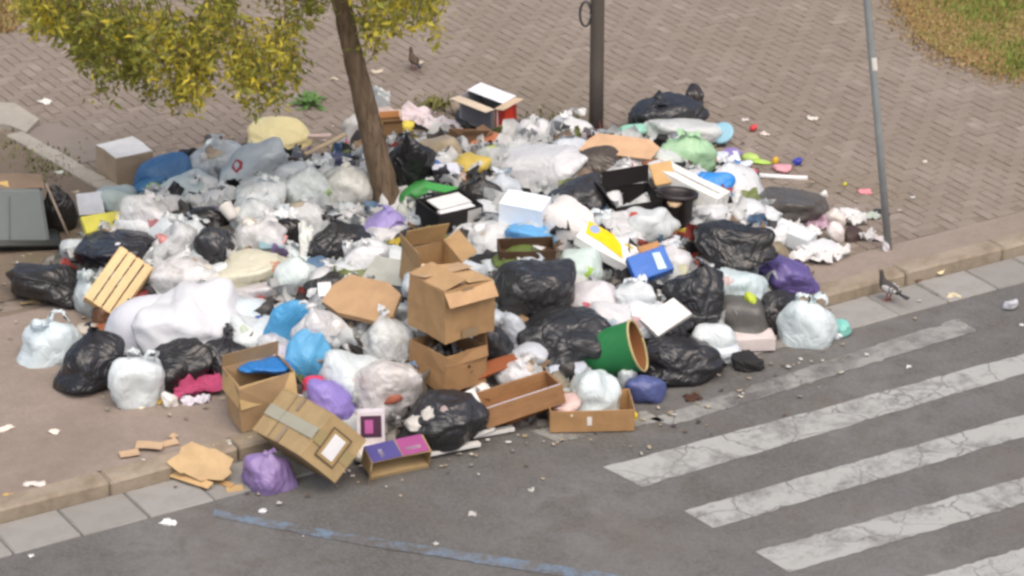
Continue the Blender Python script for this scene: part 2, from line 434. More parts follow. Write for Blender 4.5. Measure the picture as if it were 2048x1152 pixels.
# bare planting bed at the left with its pale stone edging, and the grey patch beside it
def sheet_px(name, poly, z, mat, sub=0, amp=0.0, seed=0, parent=None, kind=None):
    bm = bmesh.new(); vs_ = [bm.verts.new(at(x, y, z)) for x, y in poly]; bm.faces.new(vs_)
    bmesh.ops.triangulate(bm, faces=list(bm.faces))
    for _ in range(sub): bmesh.ops.subdivide_edges(bm, edges=list(bm.edges), cuts=1, use_grid_fill=True)
    r = random.Random(seed)
    for v in bm.verts: v.co.z += r.uniform(0, amp)
    o = obj(name, bm_mesh(bm, name), mat, parent)
    if kind: tag(o, kind=kind)
    return o
t = NT('bare_soil'); vec = t.n('ShaderNodeNewGeometry').outputs['Position']
c = t.mix(t.noise(3, 6, 0.65, 0.5, vec).outputs[0], (0.15, 0.118, 0.088, 1), (0.26, 0.207, 0.16, 1))
c = t.mix(t.ramp(t.noise(1.3, 4, 0.6, 0, vec).outputs[0], [(0.5, (0,0,0)), (0.65, (0.45,)*3)]), c, (0.14, 0.135, 0.06, 1))
M_SOIL = t.done(t.bsdf(c, 0.95, 0.15, t.bump(t.noise(18, 6, 0.7, 0, vec).outputs[0], 0.9, 0.03)))
sheet_px('soil', BED, 0.004, M_SOIL, 4, 0.012, 3, kind='structure')
M_PATCH = board('#857b72', 0.2, 0.9, 0.25, scale=3)
patch = sheet_px('pavement_patch', [(45,268),(95,245),(150,258),(205,285),(235,310),(190,322),(140,330)], 0.006, M_PATCH, 2, 0.002, 4, kind='structure')
edging = tag(empty('bed_edging', at(110, 315, 0)), kind='structure')
em = [slab_mesh('edging_stone', 0.365, 0.17, 0.14, 0.012, 70+s, 0.005) for s in range(2)]
M_EDGE = board('#a39c90', 0.2, 0.9, 0.3, scale=5)
pA, pB = at(30, 272, 0), at(215, 378, 0); ea = math.atan2((pB-pA).y, (pB-pA).x); nE = int((pB-pA).length/0.37)+1
for i in range(0, nE):
    o = obj('edging_stone', em[i % 2], M_EDGE, edging, smooth=False)
    o.location = pA+(pB-pA).normalized()*(0.37*i+0.18)+Vector((0,0,0.035))-edging.location; o.rotation_euler = (0.02*(i % 3-1), 0.015*((i*7) % 3-1), ea)

for poly, hz in (([(-60,200),(30,206),(78,238),(52,264),(20,250),(-60,238)], 0.045),):
    bm = bmesh.new(); f_ = bm.faces.new([bm.verts.new(at(x, y, hz)-edging.location) for x, y in poly]); r_ = bmesh.ops.extrude_face_region(bm, geom=[f_])
    for g_ in r_['geom']:
        if isinstance(g_, bmesh.types.BMVert): g_.co.z -= 0.08
    bmesh.ops.recalc_face_normals(bm, faces=list(bm.faces)); obj('edging_stone', bm_mesh(bm, 'edging_stone'), M_EDGE if hz > 0.04 else board('#8f9190', 0.2, 0.9, 0.3, scale=5), edging, smooth=False)
# grass: dry verge top right, a tuft of the same top left
def blades(name, spots, hgt, cols, seed, wid=0.006):
    r = random.Random(seed); v = []; f = []; fc = []
    for (p, n) in spots:
        a = r.uniform(0, 6.283); h = hgt*r.uniform(0.5, 1.25); le = r.uniform(0.15, 0.9)*h
        d = Vector((math.cos(a), math.sin(a), 0)); s = Vector((-d.y, d.x, 0))*wid*r.uniform(0.7, 1.5)
        b = len(v)
        v += [p-s, p+s, p+d*le*0.4+Vector((0,0,h*0.6))+s*0.7, p+d*le*0.4+Vector((0,0,h*0.6))-s*0.7, p+d*le+Vector((0,0,h))]
        f += [(b, b+1, b+2, b+3), (b+3, b+2, b+4)]; c = r.choice(cols); k = r.uniform(0.7, 1.25)
        fc += [tuple(x*k for x in c[:3])+(1,)]*2
    me = mesh(name, v, f); set_col(me, fc)
    return obj(name, me, attr_mat('grass_blade', 0.7, 0.25, 0.2))
t = NT('verge_soil'); vec = t.n('ShaderNodeNewGeometry').outputs['Position']
c = t.mix(t.ramp(t.noise(1.6, 5, 0.6, 0.4, vec).outputs[0], [(0.35, (0,0,0)), (0.65, (1,1,1))]), (0.28, 0.17, 0.07, 1), (0.21, 0.19, 0.06, 1))
M_VERGE = t.done(t.bsdf(c, 0.95, 0.1, t.bump(t.noise(20, 5, 0.7, 0, vec).outputs[0], 0.8, 0.03)))
sheet_px('verge', GRASS_R, 0.003, M_VERGE, 3, 0.015, 8, kind='structure')
sheet_px('verge', [(-700,-200),(-700,70),(-60,66),(20,62),(60,30),(85,-20),(60,-300)], 0.003, M_VERGE, 3, 0.015, 9, kind='structure')
r = random.Random(21); DRY = [lin('#b89a6c'), lin('#b08e60'), lin('#a89868'), lin('#c4ac82')]; GRN = [lin('#879b46'), lin('#93a052'), lin('#7c9240'), lin('#a29c54')]
sp_d, sp_g = [], []
for _ in range(60000):
    x, y = r.uniform(1720, 2100), r.uniform(-90, 200)
    if not in_poly(x+abs(r.gauss(0, 22)), y-abs(r.gauss(0, 12)), GRASS_R): continue
    g = math.exp(-((x-1975)/75)**2-((y-10)/38)**2)+math.exp(-((x-2045)/45)**2-((y-120)/28)**2)+0.5*math.exp(-((x-1960)/30)**2-((y-85)/16)**2)
    if r.random() < g*1.2:
        if len(sp_g) < 3000: sp_g.append((at(x, y, 0.004), 0))
    elif r.random() < 0.5 and len(sp_d) < 9000: sp_d.append((at(x, y, 0.004), 0))
tag(blades('grass', sp_g, 0.06, GRN, 1), 'green grass tufts in the corner verge', kind='stuff')
tag(blades('dry_grass', sp_d, 0.03, DRY, 2, 0.009), 'brown dry grass over the corner verge', kind='stuff')
sp = []
for _ in range(5000):
    x, y = r.uniform(-60, 85), r.uniform(-60, 66)
    if x+y*0.8 < 78: sp.append((at(x, y, 0.004), 0))
tag(blades('dry_grass', sp, 0.05, DRY+GRN[3:], 3, 0.009), 'dry grass at the edge behind the tree', kind='stuff')
sp = []
for (x0, y0, sx, sy, n) in ((85,322,40,16,150), (40,300,25,10,60), (870,215,35,12,160), (1110,240,60,10,120), (100,350,30,14,80)):
    for _ in range(n): sp.append((at(r.gauss(x0, sx), r.gauss(y0, sy), 0.003), 0))
tag(blades('weed', sp, 0.045, [lin('#7a7d45'), lin('#6a7040'), lin('#8f8a55')], 4, 0.008), 'small weeds sprouting from paving joints and the bed', kind='stuff')
# ------------------------------------------------------------------ shape builders
_ico = {}
def ico(l):
    if l not in _ico:
        bm = bmesh.new(); bmesh.ops.create_icosphere(bm, subdivisions=l, radius=1)
        bm.verts.ensure_lookup_table()
        _ico[l] = (np.array([v.co[:] for v in bm.verts]), [tuple(v.index for v in f.verts) for f in bm.faces]); bm.free()
    return _ico[l]
def sstep(a, b, x):
    t = np.clip((x-a)/(b-a), 0, 1); return t*t*(3-2*t)
def crumpled(seed, W, D, H, lvl=4, crumple=1.0, neck=0.0, flat=0.6, sq=2.4, lump=1.0, facet=1.0, pleat=1.0, tips=0):
    """a filled, creased bag or wad: base at z=0"""
    rg = np.random.default_rng(seed); v, F = ico(lvl)
    r = (np.abs(v)**sq).sum(1)**(-1/sq)
    K_ = 22; d = rg.normal(size=(K_, 3)); d /= np.linalg.norm(d, axis=1)[:, None]; o = rg.uniform(0.78, 1.02, K_)
    rf = ((np.clip(v@d.T, 0, None)/o)**11).sum(1); rf = np.clip(rf, 1e-4, None)**(-1/11.)
    r = r*(1+0.8*facet*(np.clip(rf, 0.7, 1.12)-1))
    for _ in range(5):
        f = rg.normal(0, 2.1, 3); r = r*(1+0.045*lump*np.sin(v@f+rg.uniform(0, 6.28)))
    w = v+0.2*np.sin(v@rg.normal(0, 2.6, (3, 3))+rg.uniform(0, 6.28, 3))
    c = np.zeros(len(v))
    for i in range(12):
        f = rg.normal(size=3); f = f/np.linalg.norm(f)*(rg.uniform(2.2, 5.0) if i < 6 else rg.uniform(5, 10)); kk = 1.0 if i < 6 else 0.55
        rid = (1-np.abs(np.sin(w@f+rg.uniform(0, 6.28))))**2.2
        mk = np.clip(0.5+0.9*np.sin(v@rg.normal(0, 2.4, 3)+rg.uniform(0, 6.28)), 0, 1)
        c += kk*rg.uniform(0.4, 1)*rid*mk*(1 if i % 3 else -1)
    r = r*(1+0.048*crumple*(c-c.mean()))
    for _ in range(tips):
        e = rg.normal(size=3); e[2] = abs(e[2])*0.6; e /= np.linalg.norm(e); r = r*(1+rg.uniform(0.12, 0.3)*np.exp(-((1-np.clip(v@e, -1, 1))/0.045)))
    phi = np.arctan2(v[:, 1], v[:, 0]); tt = sstep(-0.3, 0.95, v[:, 2])
    n = rg.integers(8, 15); pl = 0.11*pleat*tt*(np.abs(np.sin(n*phi/2+1.3*np.sin(2*phi+rg.uniform(0, 6))+rg.uniform(0, 6)))-0.5)
    p = v*r[:, None]*np.array([W/2, D/2, H/2])
    p[:, :2] *= (1+pl)[:, None]
    p[:, :2] += (rg.normal(0, 0.16, 2)*np.array([W, D]))[None]*(v[:, 2:3]*np.abs(v[:, 2:3]))
    if neck:
        t = sstep(0.78, 1.0, v[:, 2]); p[:, :2] *= (1-0.82*t*neck)[:, None]; p[:, 2] += t*0.15*H*neck
    zm = -H/2*flat
    p[:, 2] = np.where(p[:, 2] < zm, zm+(p[:, 2]-zm)*0.12, p[:, 2])
    lo = np.clip((zm+0.3*H-p[:, 2])/(0.3*H), 0, 1); p[:, :2] *= (1+0.07*lo)[:, None]
    p[:, 2] -= p[:, 2].min()
    return p, F
def ribbon(bm, pts, wid, up, rg, jit=0.006):
    """a crumpled strap along points"""
    prev = None
    for i, p in enumerate(pts):
        w = wid[i] if hasattr(wid, '__len__') else wid
        a = bm.verts.new(p+up*w*0.5+Vector(rg.normal(0, jit, 3))); b = bm.verts.new(p+Vector(rg.normal(0, jit*1.5, 3))); c = bm.verts.new(p-up*w*0.5+Vector(rg.normal(0, jit, 3)))
        if prev:
            bm.faces.new((prev[0], a, b, prev[1])); bm.faces.new((prev[1], b, c, prev[2]))
        prev = (a, b, c)
def knot_mesh(size, seed, ears=2):
    rg = np.random.default_rng(seed); bm = bmesh.new()
    bmesh.ops.create_icosphere(bm, subdivisions=2, radius=size*0.32)
    for v in bm.verts: v.co = Vector((v.co.x*1.2, v.co.y, v.co.z*0.8))*(1+0.25*math.sin(9*v.co.x/size+4*v.co.y/size+seed))
    a0 = rg.uniform(0, 6.28)
    for e in range(ears):
        a = a0+e*6.283/ears+rg.normal(0, 0.3); d = Vector((math.cos(a), math.sin(a), rg.uniform(0.3, 1.1))).normalized()
        s = Vector((-d.y, d.x, rg.normal(0, 0.4))).normalized(); n = 5; L = size*rg.uniform(0.9, 1.6)
        pts = [d*L*i/n+Vector((0, 0, -L*0.5*(i/n)**2)) for i in range(n+1)]
        ribbon(bm, pts, [size*(0.2+0.75*(i/n)) for i in range(n+1)], s, rg, size*0.09)
    return bm_mesh(bm, 'knot')
def dims_from_px(px, py, w, h, dr=0.85, infl=1.24):
    s = scale_at(hit(px, py, 0.15))
    W = w/s*infl; D = W*dr; hh = h/s*infl
    if hh*0.92 < D*ST: D = hh*0.92/ST
    D = max(D, 0.3*W); 
    H = math.sqrt(max((hh**2-(D*ST)**2)/CT**2, (0.25*hh)**2))
    return W, D, H
def put(root, px, py, dims, rot=(0, 0, 0), sink=0.12, lift=0.0):
    """stand a thing (base at its origin) so that its middle is seen at a pixel and it lies on the heap"""
    W, D, H = dims; M = Euler(rot).to_matrix()
    ez = abs(M[2][0])*W/2+abs(M[2][1])*D/2+abs(M[2][2])*H/2
    c = hit(px, py, ez*(1-2*sink)+lift)
    root.location = c-M@Vector((0, 0, H/2)); root.rotation_euler = rot
    return c
_seed = [1000]
def ns(): _seed[0] += 1; return _seed[0]
CONT = {'pale': ['#d8d4c8', '#c9b8a0', '#e6e2da', '#b9a58c', '#a89a88', '#cfd4cc'], 'beige': ['#c9a58c', '#d8c0a8', '#b58c72', '#e0d0c0', '#a88470', '#e8e0d6', '#9c5a44'],
        'mixed': ['#c04848', '#d8d8d4', '#8c7a5c', '#5a7a98', '#d8c87a', '#e4e2de', '#708858'], 'red': ['#c45a5a', '#d4908c', '#e0dcd8', '#9a9aa8', '#d8d4d0'],
        'tissue': ['#e8e6e0', '#dcd6c8', '#c8b8a8', '#efeeea', '#b4a894'], 'green': ['#c8d4b8', '#e0e4dc', '#98b070', '#d8d8d0']}
def contents_mesh(seed, W, D, H, pal, n=16):
    rg = np.random.default_rng(seed); V, F, C = [], [], []; b = 0
    for i in range(n):
        s = rg.uniform(0.22, 0.4)*min(W, D, H*1.4)
        p, f = crumpled(int(rg.integers(1e9)), s*rg.uniform(0.7, 1.5), s, s*rg.uniform(0.6, 1.1), 2, 1.2, 0, 0.8)
        q = rg.normal(size=3); q = q/np.linalg.norm(q)*rg.uniform(0.35, 0.78)
        p = p+np.array([q[0]*W/2, q[1]*D/2, H*0.46+q[2]*H*0.36])-np.array([0, 0, s*0.4])
        p[:, 2] = np.clip(p[:, 2], 0.01, None)
        V.append(p); F += [tuple(x+b for x in t_) for t_ in f]; b += len(p); c = lin(CONT[pal][int(rg.integers(len(CONT[pal])))]); C += [c]*len(f)
    me = mesh('contents', np.concatenate(V), F); set_col(me, C); return me

def bag(px, py, w, h, hexc, label, kind='white', shape='tied', dr=0.85, rot=None, crumple=1.0, sq=2.3, lvl=4, spots=(), cont=None, lift=0.0, sink=0.14,
        name='garbage_bag', cat='bag', group=None, wr=1.0, tail=1.0, rough=None, facet=1.0, dirt=0.25, flat=0.6, infl=1.24):
    s = ns(); rg = np.random.default_rng(s)
    W, D, H = dims_from_px(px, py, w, h, dr, infl)
    if rot is None: rot = (rg.normal(0, 0.12), rg.normal(0, 0.12), rg.uniform(-0.5, 0.5) if not spots else 0)
    else: rot = tuple(R(a) for a in rot)
    root = empty(name, (0, 0, 0))
    mat = film(hexc, kind, rough, tuple(tuple([a[0]*W/2, a[1]*D/2, a[2]*H, a[3]*W]+[a[4]]+([a[5]*W] if len(a) > 5 else [])) for a in spots), wr, dirt)
    nk = 1.0 if shape == 'tied' else 0.35 if shape == 'handles' else 0.0
    p, F = crumpled(s, W, D, H, lvl, crumple, nk, flat, sq, facet=facet, pleat=1.0 if shape != 'loose' else 0.3, tips=(3 if shape == 'loose' else 1) if name not in ('pillow', 'sack') else 0)
    obj('body', mesh('body', p, F), mat, root)
    top = Vector(p[p[:, 2].argmax()])
    if shape == 'tied':
        k = obj('knot', knot_mesh(max(0.05, min(0.11, 0.24*W))*tail, s), mat, root); k.location = top-Vector((0, 0, 0.012))
    elif shape == 'handles':
        for sg in (-1, 1):
            bm = bmesh.new(); hw = W*0.16; L = min(0.11, H*0.3); n = 9
            cx = sg*W*0.15; ln = rg.normal(-0.3, 0.5)
            pts = []
            for i in range(n+1):
                a = math.pi*i/n
                pts.append(Vector((cx+hw*math.cos(a)*0.9, rg.normal(0, 0.006)+ln*L*math.sin(a), top.z-0.06+L*math.sin(a)**0.8)))
            ribbon(bm, pts, [0.075-0.035*math.sin(math.pi*i/n) for i in range(n+1)], Vector((rg.normal(0, 0.3), 1, 0.8)).normalized(), rg, 0.010)
            obj('handle', bm_mesh(bm, 'handle'), mat, root)
    if cont: obj('contents', contents_mesh(s+7, W*0.9, D*0.9, H, cont), attr_mat('bag_contents', 0.6), root)
    put(root, px, py, (W, D, H), rot, sink, lift)
    tag(root, label, cat, group); return root

def wad(px, py, w, h, hexc, label, name='paper_wad', cat='paper', group=None, mat=None, lvl=3, crumple=1.7, dr=0.9, rot=None, lift=0.0, sink=0.1, sq=2.0, flat=0.75, facet=1.3, kind='opaque'):
    s = ns(); W, D, H = dims_from_px(px, py, w, h, dr)
    p, F = crumpled(s, W, D, H, lvl, crumple, 0, flat, sq, facet=facet, pleat=0)
    o = obj(name, mesh(name, p, F), mat or film(hexc, kind, 0.55, (), 1.2, 0.2))
    put(o, px, py, (W, D, H), tuple(R(a) for a in rot) if rot else (0, 0, (s*0.7) % 3), sink, lift)
    tag(o, label, cat, group); return o

def slab_v(bm, cx, cy, cz, x, y, z, M=None):
    r = bmesh.ops.create_cube(bm, size=1)['verts']
    for v in r:
        v.co = Vector((v.co.x*x+cx, v.co.y*y+cy, v.co.z*z+cz))
        if M is not None: v.co = M@v.co
    return r
def soft_edges(bm, off=0.004, jit=0.003, seed=0, cuts=0):
    bmesh.ops.bevel(bm, geom=list(bm.edges), offset=off, segments=1, affect='EDGES')
    if cuts: bmesh.ops.subdivide_edges(bm, edges=list(bm.edges), cuts=cuts, use_grid_fill=True)
    r = random.Random(seed); ph = [r.uniform(0, 6) for _ in range(6)]
    for v in bm.verts:
        c = v.co
        v.co = c+Vector((math.sin(9*c.y+7*c.z+ph[0]), math.sin(8*c.x+9*c.z+ph[1]), math.sin(8*c.x+7*c.y+ph[2])))*jit
def carton(name, W, D, H, hexc, flaps=(), inner=None, tapes=(), labels=(), jit=0.004, th=0.006, closed=False, parent_rot=None, bodymats=None):
    """a box: body (walls and bottom), flaps hinged on its rim, tape strips and stickers. flaps: (side, angle from inward, length)"""
    s = ns(); root = empty(name, (0, 0, 0)); mt = board(hexc) if isinstance(hexc, str) else hexc
    bm = bmesh.new()
    slab_v(bm, 0, 0, th/2, W, D, th)
    slab_v(bm, -W/2+th/2, 0, (H+th)/2, th, D, H-th); slab_v(bm, W/2-th/2, 0, (H+th)/2, th, D, H-th)
    slab_v(bm, 0, -D/2+th/2, (H+th)/2, W-2*th, th, H-th); slab_v(bm, 0, D/2-th/2, (H+th)/2, W-2*th, th, H-th)
    if closed: slab_v(bm, 0, 0, H-th/2-0.002, W-2*th, D-2*th, th)
    soft_edges(bm, 0.0015, jit, s, 1)
    b = obj('body', bm_mesh(bm, 'body'), mt, root, smooth=False)
    for fl in flaps:
        sd, ang, L = fl[:3]; bm = bmesh.new(); lw = (D if sd in 'ew' else W)*0.985
        slab_v(bm, 0, L/2, th/2, lw, L, th*0.8); soft_edges(bm, 0.001, 0.004, s+len(sd), 2)
        fo = obj('flap', bm_mesh(bm, 'flap'), board(fl[3]) if len(fl) > 3 else mt, root, smooth=False)
        # local: hinge on x axis, flap runs +y ; ang 0 = inward, 90 = up, 180 = outward
        rz = {'s': 0, 'e': math.pi/2, 'n': math.pi, 'w': -math.pi/2}[sd]
        pos = {'s': (0, -D/2+th, H), 'n': (0, D/2-th, H), 'e': (W/2-th, 0, H), 'w': (-W/2+th, 0, H)}[sd]
        fo.matrix_basis = Matrix.Translation(Vector(pos)+Vector((0, 0, 0.002))) @ Matrix.Rotation(rz, 4, 'Z') @ Matrix.Rotation(R(ang), 4, 'X')
    for tp in tapes:                       # (face, offset u, offset v, size u, size v, hex)
        face, u, v_, su, sv, hx = tp[:6]; bm = bmesh.new(); slab_v(bm, 0, 0, 0, su, sv, 0.0016)
        o = obj(tp[6] if len(tp) > 6 else 'tape', bm_mesh(bm, 'tape'), board(hx, 0.5, 0.35, 0.15), b, smooth=False)
        e = jit+0.0024
        M = {'top': Matrix.Translation((u, v_, H+e)), 's': Matrix.Translation((u, -D/2-e, v_)) @ Matrix.Rotation(math.pi/2, 4, 'X'), 'n': Matrix.Translation((u, D/2+e, v_)) @ Matrix.Rotation(math.pi/2, 4, 'X'),
             'e': Matrix.Translation((W/2+e, u, v_)) @ Matrix.Rotation(math.pi/2, 4, 'Z') @ Matrix.Rotation(math.pi/2, 4, 'X'),
             'w': Matrix.Translation((-W/2-e, u, v_)) @ Matrix.Rotation(math.pi/2, 4, 'Z') @ Matrix.Rotation(math.pi/2, 4, 'X')}[face]
        o.matrix_basis = M
    return root
def box_at(root, px, py, dims, rot, label, cat='box', group=None, sink=0.05, lift=0.0):
    put(root, px, py, dims, tuple(R(a) for a in rot), sink, lift); tag(root, label, cat, group); return root
def panel(px, py, W, D, T, hexc, rot, label, name='cardboard_sheet', cat='cardboard', group=None, lift=0.0, sink=0.0, jit=0.008, cuts=3, mat=None, seed=None, outline=None):
    s = seed or ns(); bm = bmesh.new()
    if outline:
        vs_ = [bm.verts.new((x*W, y*D, T)) for x, y in outline]; f = bm.faces.new(vs_)
        r = bmesh.ops.extrude_face_region(bm, geom=[f]); 
        for g in r['geom']:
            if isinstance(g, bmesh.types.BMVert): g.co.z = 0
        bmesh.ops.triangulate(bm, faces=list(bm.faces)); bmesh.ops.subdivide_edges(bm, edges=list(bm.edges), cuts=2, use_grid_fill=True)
        rr = random.Random(s); a, b = rr.uniform(0, 6), rr.uniform(0, 6)
        for v in bm.verts: v.co.z += jit*math.sin(7*v.co.x+a)*math.cos(8*v.co.y+b)
        bmesh.ops.recalc_face_normals(bm, faces=list(bm.faces))
    else:
        slab_v(bm, 0, 0, T/2, W, D, T); soft_edges(bm, min(0.002, T*0.3), jit, s, cuts)
    o = obj(name, bm_mesh(bm, name), mat or board(hexc), smooth=False)
    put(o, px, py, (W, D, T), tuple(R(a) for a in rot), sink, lift); tag(o, label, cat, group); return o
def sheet(px, py, w, d, hexc, rot, label, name='cloth', cat='cloth', group=None, amp=0.05, lift=0.02, n=26, mat=None, T=0.006, droop=0.0, fold=1.0, shape=None):
    """a crumpled piece of cloth, paper or film lying loosely: two skins a little apart, closed at the rim"""
    s = ns(); rg = np.random.default_rng(s); sc = scale_at(hit(px, py, lift)); W, D = w/sc, d/sc
    g = np.linspace(-0.5, 0.5, n); X, Y = np.meshgrid(g, g); x, y = X.ravel(), Y.ravel()
    z = np.zeros_like(x)
    for i in range(9):
        f = rg.normal(size=2); f = f/np.linalg.norm(f)*rg.uniform(3, 13)*fold
        z += (1-np.abs(np.sin(x*f[0]+y*f[1]+0.8*np.sin(3*x+5*y+i)+rg.uniform(0, 6))))**1.6*rg.uniform(0.3, 1)*(9/(6+np.linalg.norm(f)))
    z = (z-z.mean())/max(1e-6, z.std())*amp*0.45
    rr = np.sqrt(x*x+y*y)*2; ph = np.arctan2(y, x)
    ed = 1+0.10*np.sin(3*ph+rg.uniform(0, 6))+0.07*np.sin(5*ph+rg.uniform(0, 6))+0.05*np.sin(9*ph+rg.uniform(0, 6))
    k = np.where(np.maximum(np.abs(x), np.abs(y)) > 1e-6, 1, 1)*ed*(1-0.16*np.clip(rr-1, 0, 1))
    px_, py_ = x*W*k, y*D*k
    z = z-droop*rr**2
    top = np.stack([px_, py_, z+T], 1); bot = np.stack([px_*0.995, py_*0.995, z], 1)
    V = np.concatenate([top, bot]); F = []; N = n*n
    for j in range(n-1):
        for i in range(n-1):
            a = j*n+i; F.append((a, a+1, a+n+1, a+n)); F.append((N+a, N+a+n, N+a+n+1, N+a+1))
    rim = [i for i in range(n)]+[j*n+n-1 for j in range(1, n)]+[(n-1)*n+i for i in range(n-2, -1, -1)]+[j*n for j in range(n-2, 0, -1)]
    for a, b in zip(rim, rim[1:]+rim[:1]): F.append((b, a, N+a, N+b))
    o = obj(name, mesh(name, V, F), mat or board(hexc, 0.2, 0.8, 0.12))
    rot = tuple(R(a) for a in rot); c = hit(px, py, lift); o.location = c; o.rotation_euler = rot
    tag(o, label, cat, group); return o
def lathe(prof, n=28, sx=1.0, name='lathe'):
    v = []; f = []
    for (r, z) in prof:
        for i in range(n):
            a = 6.28318*i/n; v.append((r*math.cos(a)*sx, r*math.sin(a), z))
    for j in range(len(prof)-1):
        for i in range(n):
            k = (i+1) % n; f.append((j*n+i, j*n+k, (j+1)*n+k, (j+1)*n+i))
    f.append(tuple(range(n-1, -1, -1)))
    return mesh(name, v, f)
def tube_bm(bm, pts, rad, n=8):
    rings = []
    for i, p in enumerate(pts):
        a = pts[min(i+1, len(pts)-1)]-pts[max(i-1, 0)]; a.normalize()
        u = a.orthogonal().normalized() if i == 0 else (rings_u-a*rings_u.dot(a)).normalized()
        rings_u = u; w = a.cross(u); r = rad[i] if hasattr(rad, '__len__') else rad
        rings.append([bm.verts.new(p+(u*math.cos(6.28318*k/n)+w*math.sin(6.28318*k/n))*r) for k in range(n)])
    for A, B in zip(rings, rings[1:]):
        for k in range(n): bm.faces.new((A[k], A[(k+1) % n], B[(k+1) % n], B[k]))
    bm.faces.new(rings[0][::-1]); bm.faces.new(rings[-1])
def box_from_edges(cpx, a, b, c, near=1, lowest=0.0, infl=1.0):
    """solve a box's pose from three edges seen in pixels leaving one corner; returns matrix (corner origin, axes = edges) and lengths"""
    a, b, c = [np.array((e[0], -e[1]), float) for e in (a, b, c)]
    ab, acx, bc = -(a@b), -(a@c), -(b@c)
    za = math.sqrt(abs(ab*acx/bc)); zb = ab/za; zc = acx/za
    s = scale_at(hit(*cpx, 0.2)); ax = []
    for e, z in ((a, za), (b, zb), (c, zc)): ax.append((RT*e[0]+UP*e[1]+FW*z*near)/s*infl)
    return ax
# ------------------------------------------------------------------ tree, poles, birds
t = NT('bark'); mp = t.n('ShaderNodeMapping'); t.l(t.tex(), mp.inputs[0]); mp.inputs['Scale'].default_value = (14, 14, 2.2)
b1 = t.noise(2.2, 6, 0.65, 0.6, mp.outputs[0])
c = t.ramp(b1.outputs[0], [(0.3, (0.085, 0.060, 0.038)), (0.55, (0.20, 0.142, 0.092)), (0.8, (0.31, 0.232, 0.158))])
M_BARK = t.done(t.bsdf(c, 0.9, 0.2, t.bump(b1.outputs[0], 0.9, 0.03)))
TB = at(792, 486, 0.0); TY = TB.y
tree = empty('tree', TB); tag(tree, 'slim brown tree with yellow green leaves rising from the rubbish heap', 'tree')
tp = [TB+Vector((0, 0, -0.05)), atY(773, 390, TY), atY(751, 300, TY), atY(728, 200, TY), atY(704, 100, TY), atY(684, 10, TY+0.03), atY(668, -90, TY+0.06), atY(655, -200, TY+0.1), atY(650, -330, TY+0.1)]
bm = bmesh.new()
fine = []
for p, q in zip(tp, tp[1:]):
    for k in range(5): fine.append(p.lerp(q, k/5))
fine.append(tp[-1]); r = random.Random(3)
rad = [0.118-0.042*min(1, i/(len(fine)*0.55))+r.uniform(-0.003, 0.003)+(0.03*math.exp(-i/3)) for i in range(len(fine))]
tube_bm(bm, [p-TB for p in fine], rad, 14)
rj = random.Random(8)
for v in bm.verts: v.co += Vector((rj.uniform(-1, 1), rj.uniform(-1, 1), 0))*0.007
obj('trunk', bm_mesh(bm, 'trunk'), M_BARK, tree)
# limbs spreading above the frame and drooping leafy twigs
r = random.Random(77)
limbs = []
for (x, y, dy) in ((120,-60,-0.6), (260,-40,0.5), (360,-130,-0.2), (480,-70,0.8), (520,-180,-0.9), (800,-90,0.3), (880,-60,-0.4), (760,-200,0.6), (300,-230,0.2), (930,-200,0.0), (610,-40,-0.7)):
    st = fine[r.randint(26, 36)]; en = atY(x, y, TY+dy)
    mid = st.lerp(en, 0.5)+Vector((0, 0, 0.18)); pts = [st.lerp(mid, k/4) for k in range(4)]+[mid.lerp(en, k/5) for k in range(6)]
    bm = bmesh.new(); tube_bm(bm, [p-TB for p in pts], [0.038*(1-k/11)+0.006 for k in range(10)], 7)
    obj('branch', bm_mesh(bm, 'branch'), M_BARK, tree); limbs.append(pts)
def yb(x):
    T = [(40,25),(60,80),(130,95),(160,115),(200,205),(225,165),(260,165),(300,205),(330,170),(375,235),(400,205),(430,120),(455,110),(475,205),(520,215),(560,210),(590,175),(610,70),(640,75),(660,15),(705,25),(720,110),(760,118),(800,112),(840,60),(880,95),(900,20)]
    for (a, b), (c_, d) in zip(T, T[1:]):
        if a <= x <= c_: return b+(d-b)*(x-a)/(c_-a)+(22 if 130 < x < 600 else 0)
    return -60
LV, LF, LC = [], [], []
LCOL = [(lin('#a8a448'), 5), (lin('#bab052'), 4), (lin('#94944c'), 5), (lin('#7a7c3c'), 4), (lin('#d2c044'), 4), (lin('#8a7a44'), 2)]
LCW = [c for c, n in LCOL for _ in range(n)]
def leaf(p, d, L, wd, c):
    n = Vector((r.gauss(0, 1), r.gauss(0, 1), r.gauss(0.6, 1))); s = d.cross(n)
    if s.length < 1e-3: return
    s.normalize(); up = s.cross(d).normalized(); b = len(LV)
    LV.extend([p, p+d*L*0.5+s*wd+up*wd*0.35, p+d*L*0.5-up*wd*0.1, p+d*L*0.5-s*wd+up*wd*0.35, p+d*L-up*L*0.12])
    LF.extend([(b, b+2, b+1), (b, b+3, b+2), (b+1, b+2, b+4), (b+2, b+3, b+4)])
    k = r.uniform(0.95, 1.35); LC.extend([tuple(x*k for x in c[:3])+(1,)]*4)
tw = bmesh.new()
